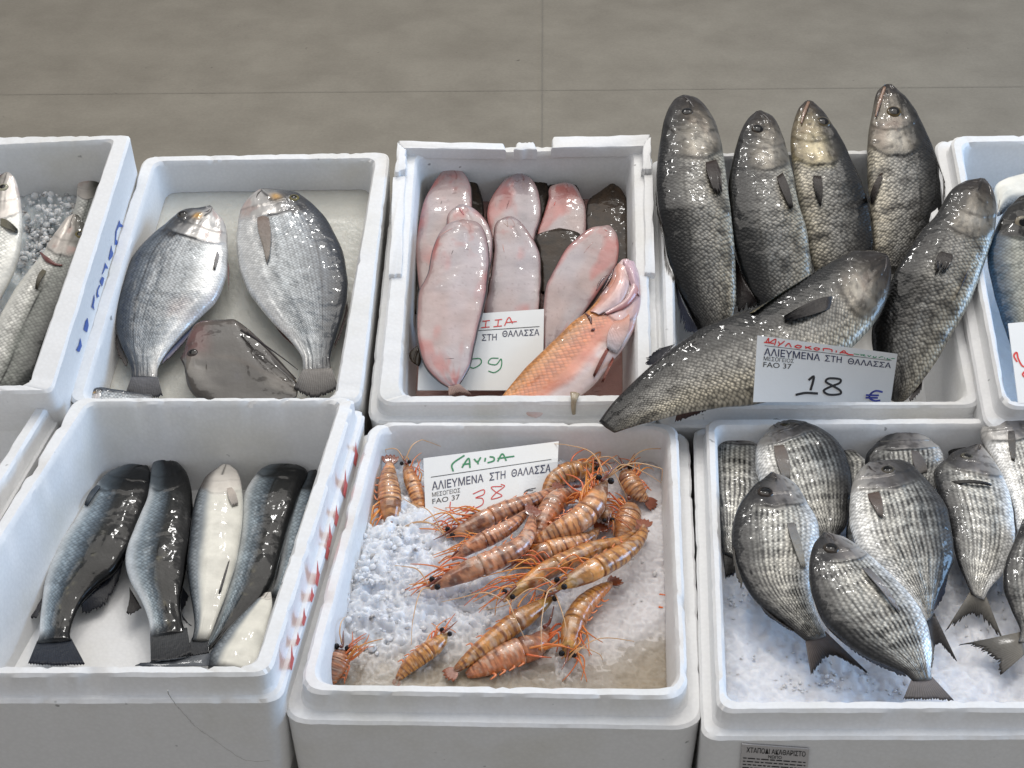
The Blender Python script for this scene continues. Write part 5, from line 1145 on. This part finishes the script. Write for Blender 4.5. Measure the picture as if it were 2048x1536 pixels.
# ---------------------------------------------------------------- writing
def text_mesh(s, bold=False):
    cu = bpy.data.curves.new('t', 'FONT'); cu.body = s; cu.size = 1.0; cu.resolution_u = 3
    if bold: cu.offset = .012
    o = bpy.data.objects.new('t', cu); COL.objects.link(o)
    bpy.context.view_layer.update()
    dg = bpy.context.evaluated_depsgraph_get(); me = bpy.data.meshes.new_from_object(o.evaluated_get(dg))
    V = np.array([v.co[:2] for v in me.vertices]); F = [tuple(p.vertices) for p in me.polygons]
    bpy.data.objects.remove(o); bpy.data.meshes.remove(me); bpy.data.curves.remove(cu)
    if len(V) == 0: return V, F, 1, 1
    V -= V.min(0); return V, F, V[:, 0].max(), V[:, 1].max()
class Card:
    def __init__(s, zk, px, hs, fr, label, thick=.0012, curl=None, name='price_card', mat='card', cat='price card', group=None, parent=None):
        s.c = [fr.un(*Z(zk, *p), h) for p, h in zip(px, hs)]      # TL TR BR BL
        a, b, c, d = s.c; nn = np.cross(b-a, d-a); nn /= np.linalg.norm(nn)
        if np.dot(nn, CAM-a) < 0: nn = -nn
        s.n = nn; s.curl = curl
        V, F = [], []; nx, ny = 24, 16
        for k in (0, 1):
            for i in range(ny+1):
                for j in range(nx+1): V.append(s.at(j/nx, i/ny, -.0 if k == 0 else -thick))
        m = (nx+1)*(ny+1)
        for i in range(ny):
            for j in range(nx):
                q = i*(nx+1)+j; F.append((q, q+nx+1, q+nx+2, q+1)); F.append((m+q, m+q+1, m+q+nx+2, m+q+nx+1))
        bd = [j for j in range(nx+1)]+[i*(nx+1)+nx for i in range(1, ny+1)]+[ny*(nx+1)+j for j in range(nx-1, -1, -1)]+[i*(nx+1) for i in range(ny-1, 0, -1)]
        for i in range(len(bd)): x, y = bd[i], bd[(i+1) % len(bd)]; F.append((x, y, m+y, m+x))
        if parent is None:
            s.root = empty(name, (s.c[2]+s.c[3])/2, label, cat, group); mesh('card', V, F, M[mat], s.root, smooth=False)
        else:
            s.root = parent; mesh(name, V, F, M[mat], parent, smooth=False)
    def at(s, u, v, lift=0.0):
        a, b, c, d = s.c
        p = (a*(1-u)+b*u)*(1-v)+(d*(1-u)+c*u)*v
        if s.curl: p = p+s.n*s.curl(u, v)
        return p+s.n*lift
    def text(s, t, u, v, w=None, h=.08, mat='ink_black', bold=False, slope=0, name='printed_text'):
        V, F, W, Hh = text_mesh(t, bold)
        if len(V) == 0: return
        w = w or W*h/Hh
        P = [s.at(u+x/W*w, v-(y/Hh)*h+slope*x/W, .0003) for x, y in V]
        return mesh(name, P, F, M[mat], s.root, smooth=False)
    def bar(s, u0, v0, u1, v1, th=.008, mat='ink_black', name='printed_line'):
        P = [s.at(u0, v0, .0003), s.at(u1, v1, .0003), s.at(u1, v1+th, .0003), s.at(u0, v0+th, .0003)]
        n = 12; V, F = [], []
        for i in range(n+1):
            t = i/n; V += [s.at(u0+(u1-u0)*t, v0+(v1-v0)*t, .0003), s.at(u0+(u1-u0)*t, v0+(v1-v0)*t+th, .0003)]
        F = [(2*i, 2*i+2, 2*i+3, 2*i+1) for i in range(n)]
        return mesh(name, V, F, M[mat], s.root, smooth=False)
    def pen(s, strokes, th=.01, mat='ink_red', name='handwriting', asp=.5):
        V, F = [], []
        for st in strokes:
            P = spl(st, max(8, 6*len(st))) if len(st) > 2 else spl(st, 8); k0 = len(V)
            Q = np.array([s.at(x, y, .0004) for x, y in P]); T = np.gradient(Q, axis=0)
            wx = np.linalg.norm(s.c[1]-s.c[0])
            for q, t in zip(Q, T):
                nn = np.cross(t, s.n); nn /= np.linalg.norm(nn)+1e-12; V += [q+nn*th*wx/2, q-nn*th*wx/2]
            F += [(k0+2*i, k0+2*i+2, k0+2*i+3, k0+2*i+1) for i in range(len(P)-1)]
        return mesh(name, V, F, M[mat], s.root, smooth=False)
GC = 'white price cards'
def printed(c, rule, y1=.0, k=1.0):
    pass
# card in the prawn box
t5 = Card(5, [(640, 243), (1205, 172), (1195, 400), (650, 510)], [-.012, -.012, -.028, -.038], FR, 'white card reading 38 in red, standing behind the prawns', group=GC,
          curl=lambda u, v: -.020*max(0, u-.72)*max(0, v-.35)*4)
t5.bar(.05, .315, .95, .315, .010)
t5.text('ΑΛΙΕΥΜΕΝΑ', .055, .53, .385, .135, 'ink_navy', True); t5.text('ΣΤΗ', .485, .53, .12, .135, 'ink_navy', True); t5.text('ΘΑΛΑΣΣΑ', .65, .53, .30, .135, 'ink_navy', True)
t5.text('ΜΕΣΟΓΕΙΟΣ', .055, .635, .21, .07, 'ink_black'); t5.text('FAO 37', .055, .745, .205, .08, 'ink_black')
t5.pen([[(.215, .28), (.21, .16), (.30, .04)], [(.28, .24), (.33, .10), (.34, .26)], [(.285, .19), (.335, .19)], [(.37, .12), (.395, .18), (.42, .11)], [(.398, .16), (.40, .22)], [(.455, .13), (.45, .19)],
        [(.485, .12), (.515, .14), (.515, .20), (.47, .22)], [(.545, .22), (.58, .10), (.61, .23)], [(.545, .17), (.67, .17)]], .012, 'ink_green')
t5.pen([[(.36, .70), (.44, .66), (.44, .74), (.38, .77), (.43, .80), (.43, .90), (.36, .94), (.28, .93), (.27, .91)], [(.58, .66), (.50, .64), (.53, .73), (.58, .82), (.50, .84), (.53, .76), (.60, .66), (.57, .62)], [(.19, .76), (.19, .88), (.27, 1.0)], [(.30, .99), (.37, .90)]], .007, 'ink_red')
t5.pen([[(.84, .76), (.78, .78), (.75, .83), (.79, .85), (.84, .82)], [(.76, .80), (.82, .795)]], .006, 'ink_black')
# card in the dark fish box
t4 = Card(3, [(735, 1143), (1350, 1224), (1320, 1436), (716, 1436)], [.100, .088, .036, .060], BK, 'white card reading 18, leaning on the large diagonal dark fish', group=GC)
t4.bar(.055, .135, .965, .148, .008)
t4.text('ΑΛΙΕΥΜΕΝΑ', .055, .285, .40, .115, 'ink_navy', True, .005); t4.text('ΣΤΗ', .49, .290, .12, .110, 'ink_navy', True, .002); t4.text('ΘΑΛΑΣΣΑ', .655, .300, .31, .110, 'ink_navy', True, .004)
t4.text('ΜΕΣΟΓΕΙΟΣ', .055, .365, .215, .065, 'ink_black'); t4.text('FAO 37', .055, .465, .20, .080, 'ink_black')
t4.pen([[(.06, .10), (.08, .02), (.085, .085), (.13, .02), (.125, .12)], [(.05, .09), (.12, .09)], [(.15, .05), (.165, .09), (.195, .03)], [(.17, .08), (.15, .125)], [(.20, .12), (.225, .06), (.245, .12)],
        [(.29, .07), (.27, .10), (.30, .115), (.315, .08), (.285, .07)], [(.345, .07), (.35, .115)], [(.345, .10), (.385, .065)], [(.36, .09), (.39, .115)], [(.42, .075), (.405, .10), (.43, .115), (.445, .085), (.415, .075)],
        [(.475, .115), (.475, .075), (.53, .075), (.535, .12)], [(.565, .08), (.565, .12)], [(.59, .125), (.62, .07), (.645, .12), (.69, .125)], [(.60, .105), (.65, .11)]], .008, 'ink_red')
t4.pen([[(.69, .105), (.73, .105)], [(.74, .09), (.745, .125)], [(.74, .11), (.77, .095)], [(.75, .105), (.775, .125)], [(.79, .095), (.80, .12), (.815, .095)], [(.835, .10), (.83, .125), (.85, .125), (.85, .10)],
        [(.87, .125), (.885, .10), (.90, .095)], [(.91, .105), (.915, .128)], [(.935, .105), (.93, .13), (.955, .13)], [(.96, .105), (.985, .105)]], .005, 'ink_green')
t4.pen([[(.385, .63), (.42, .56), (.405, .80)]], .017, 'ink_black'); t4.pen([[(.30, .88), (.37, .845), (.46, .85)]], .017, 'ink_black')
t4.pen([[(.565, .71), (.51, .64), (.53, .58), (.61, .585), (.61, .65), (.55, .72), (.50, .80), (.54, .865), (.62, .85), (.62, .79), (.565, .71)]], .016, 'ink_black')
t4.pen([[(.93, .79), (.88, .77), (.845, .83), (.84, .92), (.88, .97), (.92, .96)], [(.81, .86), (.905, .86)], [(.81, .91), (.90, .91)]], .015, 'ink_blue')
# card in the sole box
t3 = Card(2, [(212, 985), (840, 942), (833, 1358), (192, 1357)], [-.008, -.006, -.024, -.022], BK, 'wet white card with a green 9, under the largest pink sole', group=GC)
t3.bar(.06, .235, .965, .215, .008)
t3.text('ΑΛΙΕΥΜΕΝΑ', .06, .37, .38, .085, 'ink_navy', True); t3.text('ΣΤΗ', .50, .368, .12, .085, 'ink_navy', True); t3.text('ΘΑΛΑΣΣΑ', .665, .33, .30, .082, 'ink_navy', True)
t3.text('ΜΕΣΟΓΕΙΟΣ', .06, .44, .21, .05, 'ink_black'); t3.text('FAO 37', .06, .52, .20, .06, 'ink_black')
t3.pen([[(.50, .11), (.56, .105)], [(.53, .11), (.525, .19)], [(.49, .195), (.56, .19)], [(.60, .105), (.66, .10)], [(.63, .11), (.625, .185)], [(.59, .19), (.66, .185)], [(.68, .185), (.715, .08), (.745, .16)], [(.69, .145), (.78, .14)]], .009, 'ink_red')
t3.pen([[(.43, .60), (.49, .60), (.50, .66), (.44, .72), (.40, .68), (.43, .60)], [(.64, .60), (.58, .60), (.56, .66), (.62, .68), (.66, .61), (.66, .72), (.61, .78), (.56, .76)]], .009, 'ink_green')
t3.pen([[(.92, .72), (.87, .72), (.85, .79), (.84, .84)], [(.84, .77), (.89, .765)]], .010, 'ink_blue')
# card at the right edge
t9 = Card(3, [(1835, 1090), (2180, 1060), (2230, 1440), (1880, 1440)], [.034, .034, .034, .034], BK, 'white card with red handwriting at the right edge of the photo', group=GC)
t9.pen([[(.05, .50), (.02, .42), (.06, .38), (.07, .46), (.12, .56), (.20, .52)], [(.13, .62), (.10, .66), (.14, .70), (.24, .66)]], .022, 'ink_red')
# label on the front of the striped bream box
class Face(Card): pass
fr_ = CR['st']; q = fr_['oq']; BL_ = FR.wor(*offq(q, .011)[3], .002-.032); BR_ = FR.wor(*offq(q, .011)[2], .002-.032)
BLb = FR.wor(*offq(q, .005)[3], .002-.20); BRb = FR.wor(*offq(q, .005)[2], .002-.20)
ez = (BR_-BL_)/np.linalg.norm(BR_-BL_); dz = (BLb-BL_)/np.linalg.norm(BLb-BL_); nf = np.cross(dz, ez)
if np.dot(nf, CAM-BL_) < 0: nf = -nf
def onface(x, y, lift=.0):
    d = FW+(x-1024)/FPX*RT-(y-768)/FPX*UP; t = np.dot(BL_-CAM, nf)/np.dot(d, nf); return CAM+d*t+nf*lift
lab = Card.__new__(Card); lab.curl = None; lab.n = nf
lab.c = [onface(1484, 1486, .0012), onface(1618, 1496, .0012), onface(1612, 1570, .0012), onface(1478, 1560, .0012)]
V = [p for p in lab.c]+[p-nf*.0010 for p in lab.c]
lr = mesh('box_label', V, [(0, 1, 2, 3), (4, 7, 6, 5), (0, 4, 5, 1), (1, 5, 6, 2), (2, 6, 7, 3), (3, 7, 4, 0)], M['paper'], fr_['root'], smooth=False)
lr['label'] = 'grey printed paper label'
lab.root = lr
lab.text('ΧΤΑΠΟΔΙ ΑΚΑΘΑΡΙΣΤΟ', .07, .20, .88, .14, 'ink_black', True); lab.text('ΝΩΠΟ', .40, .31, .20, .08, 'ink_black', True)
rs = np.random.RandomState(5)
for r_ in range(7):
    y = .34+.085*r_; x = .03
    while x < (.95 if r_ < 4 else .4):
        w = .03+.09*rs.rand(); lab.bar(x, y, min(x+w, .96), y, .028, 'ink_black'); x += w+.02
# blue lettering on the side of the far left back box, red marks on the sea bass box
def on_wall(key, side_a, side_b, lw, ld, total, strokes, th, mat, name, label, start=.03):
    c = CR[key]; fr = c['fr']; q0 = offq(c['oq'], lw-.001); q1 = offq(c['oq'], lw-.006)
    A0, B0 = fr.wor(*q0[side_a], c['h']-ld-.012), fr.wor(*q0[side_b], c['h']-ld-.012)
    A1, B1 = fr.wor(*q1[side_a], c['h']-total), fr.wor(*q1[side_b], c['h']-total)
    nn = np.cross(B0-A0, A1-A0); nn /= np.linalg.norm(nn)
    if nn[0] < 0: nn = -nn
    V, F = [], []
    for st in strokes:
        P = spl(st, 14); k0 = len(V)
        Q = np.array([(A0*(1-x)+B0*x)*(1-y)+(A1*(1-x)+B1*x)*y+nn*.0006 for x, y in P]); T = np.gradient(Q, axis=0)
        wd = th if not callable(th) else th
        for i_, (qq, t) in enumerate(zip(Q, T)):
            m_ = np.cross(t, nn); m_ /= np.linalg.norm(m_)+1e-12; V += [qq+m_*wd/2, qq-m_*wd/2]
        F += [(k0+2*i, k0+2*i+2, k0+2*i+3, k0+2*i+1) for i in range(13)]
    o = mesh(name, V, F, M[mat], c['root'], smooth=False); o['label'] = label
def wall_frame(key, lw, ld, total, ia, ib):
    c = CR[key]; fr = c['fr']; q0 = offq(c['oq'], lw-.001); q1 = offq(c['oq'], lw-.006)
    A0, B0 = fr.wor(*q0[ia], c['h']-ld-.012), fr.wor(*q0[ib], c['h']-ld-.012); A1 = fr.wor(*q1[ia], c['h']-total)
    nn = np.cross(B0-A0, A1-A0); nn /= np.linalg.norm(nn)
    if nn[0] < 0: nn = -nn
    return A0, nn
def wall_marks(key, lw, ld, total, polys, mat, name, label):
    """polys are outlines measured on the side wall"""
    A0, nn = wall_frame(key, lw, ld, total, 1, 2)
    for pl in polys:
        V = []
        for x, y in pl:
            d = FW+(x-1024)/FPX*RT-(y-768)/FPX*UP; t = np.dot(A0-CAM, nn)/np.dot(d, nn); V.append(CAM+d*t+nn*.0007)
        o = mesh(name, V, [tuple(range(len(pl)))], M[mat], CR[key]['root'], smooth=False); o['label'] = label
def zq(x, y): return 120+x*180/864, 400+y*320/1536
B_ = []
for pl in ([(520, 430), (528, 300), (560, 210), (565, 190), (575, 225), (595, 240), (600, 260), (560, 258), (540, 300), (534, 380), (548, 390), (545, 430)],
           [(460, 560), (480, 470), (490, 430), (495, 480), (506, 510), (500, 540), (470, 580)],
           [(400, 700), (420, 640), (428, 600), (450, 640), (458, 660), (430, 655), (410, 700), (395, 720)],
           [(375, 780), (400, 735), (420, 750), (412, 790), (400, 830), (384, 800)],
           [(345, 900), (352, 860), (372, 815), (384, 820), (362, 865), (360, 900), (372, 925), (350, 940)],
           [(295, 1030), (310, 970), (325, 900), (328, 960), (318, 1010), (325, 1060), (308, 1035)],
           [(220, 1240), (240, 1160), (260, 1130), (270, 1200), (255, 1270), (225, 1250)],
           [(150, 1440), (175, 1390), (190, 1320), (205, 1400), (180, 1460), (160, 1450)]):
    B_.append([zq(*p) for p in pl])
wall_marks('sb', 0, .02, .17, B_, 'paint_blue', 'lettering', 'blue stencilled letter on the side wall')
R_ = []
for x, y, h in ((1441, 260, 48), (1398, 380, 56), (1362, 510, 42), (1335, 590, 48), (1325, 650, 40), (1285, 745, 50), (1262, 830, 30), (1230, 920, 36), (1205, 1010, 26), (1180, 1085, 50)):
    R_.append([Z(4, x+2, y-h*1.1), Z(4, x+7, y-h*.2), Z(4, x+12, y+h*.1), Z(4, x+2, y+h*1.1), Z(4, x-7, y+h*.75), Z(4, x-3, y+h*.2), Z(4, x-1, y-h*.5)])
wall_marks('ba', .008, .021, .125, R_, 'paint_red', 'lettering', 'tip of a red painted letter on the side wall')
# crack down the front wall of the sea bass box
def crack():
    c = CR['ba']; q = offq(c['oq'], .007); a, b = q[3], q[2]
    V, F = [], []
    P0 = FR.wor(*a, c['h']-.033); P1 = FR.wor(*b, c['h']-.033); q2 = offq(c['oq'], .002); P2 = FR.wor(*q2[3], c['h']-.125)
    nn = np.cross(P1-P0, P2-P0); nn /= np.linalg.norm(nn)
    if nn[1] > 0: nn = -nn
    pts = []
    for x, y in ((680, 1218), (690, 1240), (712, 1272), (745, 1312), (800, 1370), (870, 1420), (940, 1470), (1010, 1505), (1100, 1505)):
        X, Y = Z(4, x, y); d = FW+(X-1024)/FPX*RT-(Y-768)/FPX*UP; t = np.dot(P0-CAM, nn)/np.dot(d, nn); pts.append(CAM+d*t+nn*.0003)
    Vt, F = tube(spl(pts, 60)+np.random.randn(60, 3)*.00025, np.interp(np.linspace(0, 1, 60), [0, .2, 1], [.0006, .00022, .00012]), 5)
    M['crack'] = mat_simple('dirty_crack', lin((190, 186, 178)), .8)
    o = mesh('crack', Vt, F, M['crack'], c['root'])
crack()
# melted bit of plastic tape on the front rim of the sole box
P = [BK.un(1150, 786, .012), BK.un(1148, 800, .013), BK.un(1147, 812, .006), BK.un(1148, 832, -.012)]
Vt, F = tube(spl(P, 16), np.interp(np.linspace(0, 1, 16), [0, .3, 1], [.005, .003, .0016]), 8, .3, up=np.array([0, -.8, .6])); 
tape = mesh('tape_scrap', Vt, F, mat_simple('brown_tape', lin((176, 160, 132)), .3, coat=.4, noise=.3, alpha=.75)); tag(tape, 'scrap of brownish clear tape on the front rim of the sole box', 'tape')

# ---------------------------------------------------------------- recalc normals so every shell faces outwards
import bmesh
for o in list(COL.objects):
    if o.type == 'MESH' and o.name.split('.')[0] in ('box_shell', 'body', 'lip', 'rim_lip', 'eye', 'gill_cover', 'jaw', 'head_shell', 'tail_segments', 'card'):
        bm = bmesh.new(); bm.from_mesh(o.data); bmesh.ops.recalc_face_normals(bm, faces=bm.faces); bm.to_mesh(o.data); bm.free()

# ---------------------------------------------------------------- light
W = bpy.data.worlds.new('World'); S.world = W; W.use_nodes = True
bg = W.node_tree.nodes['Background']; bg.inputs[0].default_value = (.96, .965, 1.0, 1); bg.inputs[1].default_value = .50
def area(name, loc, tgt, sx, sy, power, col):
    l = bpy.data.lights.new(name, 'AREA'); l.shape = 'RECTANGLE'; l.size = sx; l.size_y = sy; l.energy = power; l.color = col
    o = bpy.data.objects.new(name, l); COL.objects.link(o); o.location = loc
    o.rotation_euler = (Vector(tgt)-Vector(loc)).to_track_quat('-Z', 'Y').to_euler(); return o
area('ceiling_light', (.1, 2.2, 3.0), (0.1, 1.6, .3), 3.0, 2.0, 50, (1, .955, .895))
area('window_light', (2.9, 1.2, 1.2), (0, 1.1, .3), 1.6, 1.2, 60, (.36, .62, 1.0))
area('spot_light', (-.35, 2.9, 2.3), (0, 1.1, .3), .16, .16, 9, (1, .98, .95))
area('spot_light', (.6, 2.5, 2.6), (0, 1.1, .3), .11, .11, 6, (1, .98, .95))

cam = bpy.data.cameras.new('camera'); co = bpy.data.objects.new('camera', cam); COL.objects.link(co)
co.location = Vector(CAM); co.rotation_euler = (math.pi/2-PITCH, 0, 0)
cam.sensor_fit = 'HORIZONTAL'; cam.sensor_width = 36; cam.lens = 36*FPX/W0; cam.clip_start = .02; cam.clip_end = 100
S.camera = co
S.view_settings.view_transform = 'Standard'; S.view_settings.look = 'None'; S.view_settings.exposure = 0; S.view_settings.gamma = 1
S.view_settings.use_curve_mapping = False
S.cycles.use_denoising = True
S.cycles.max_bounces = 8
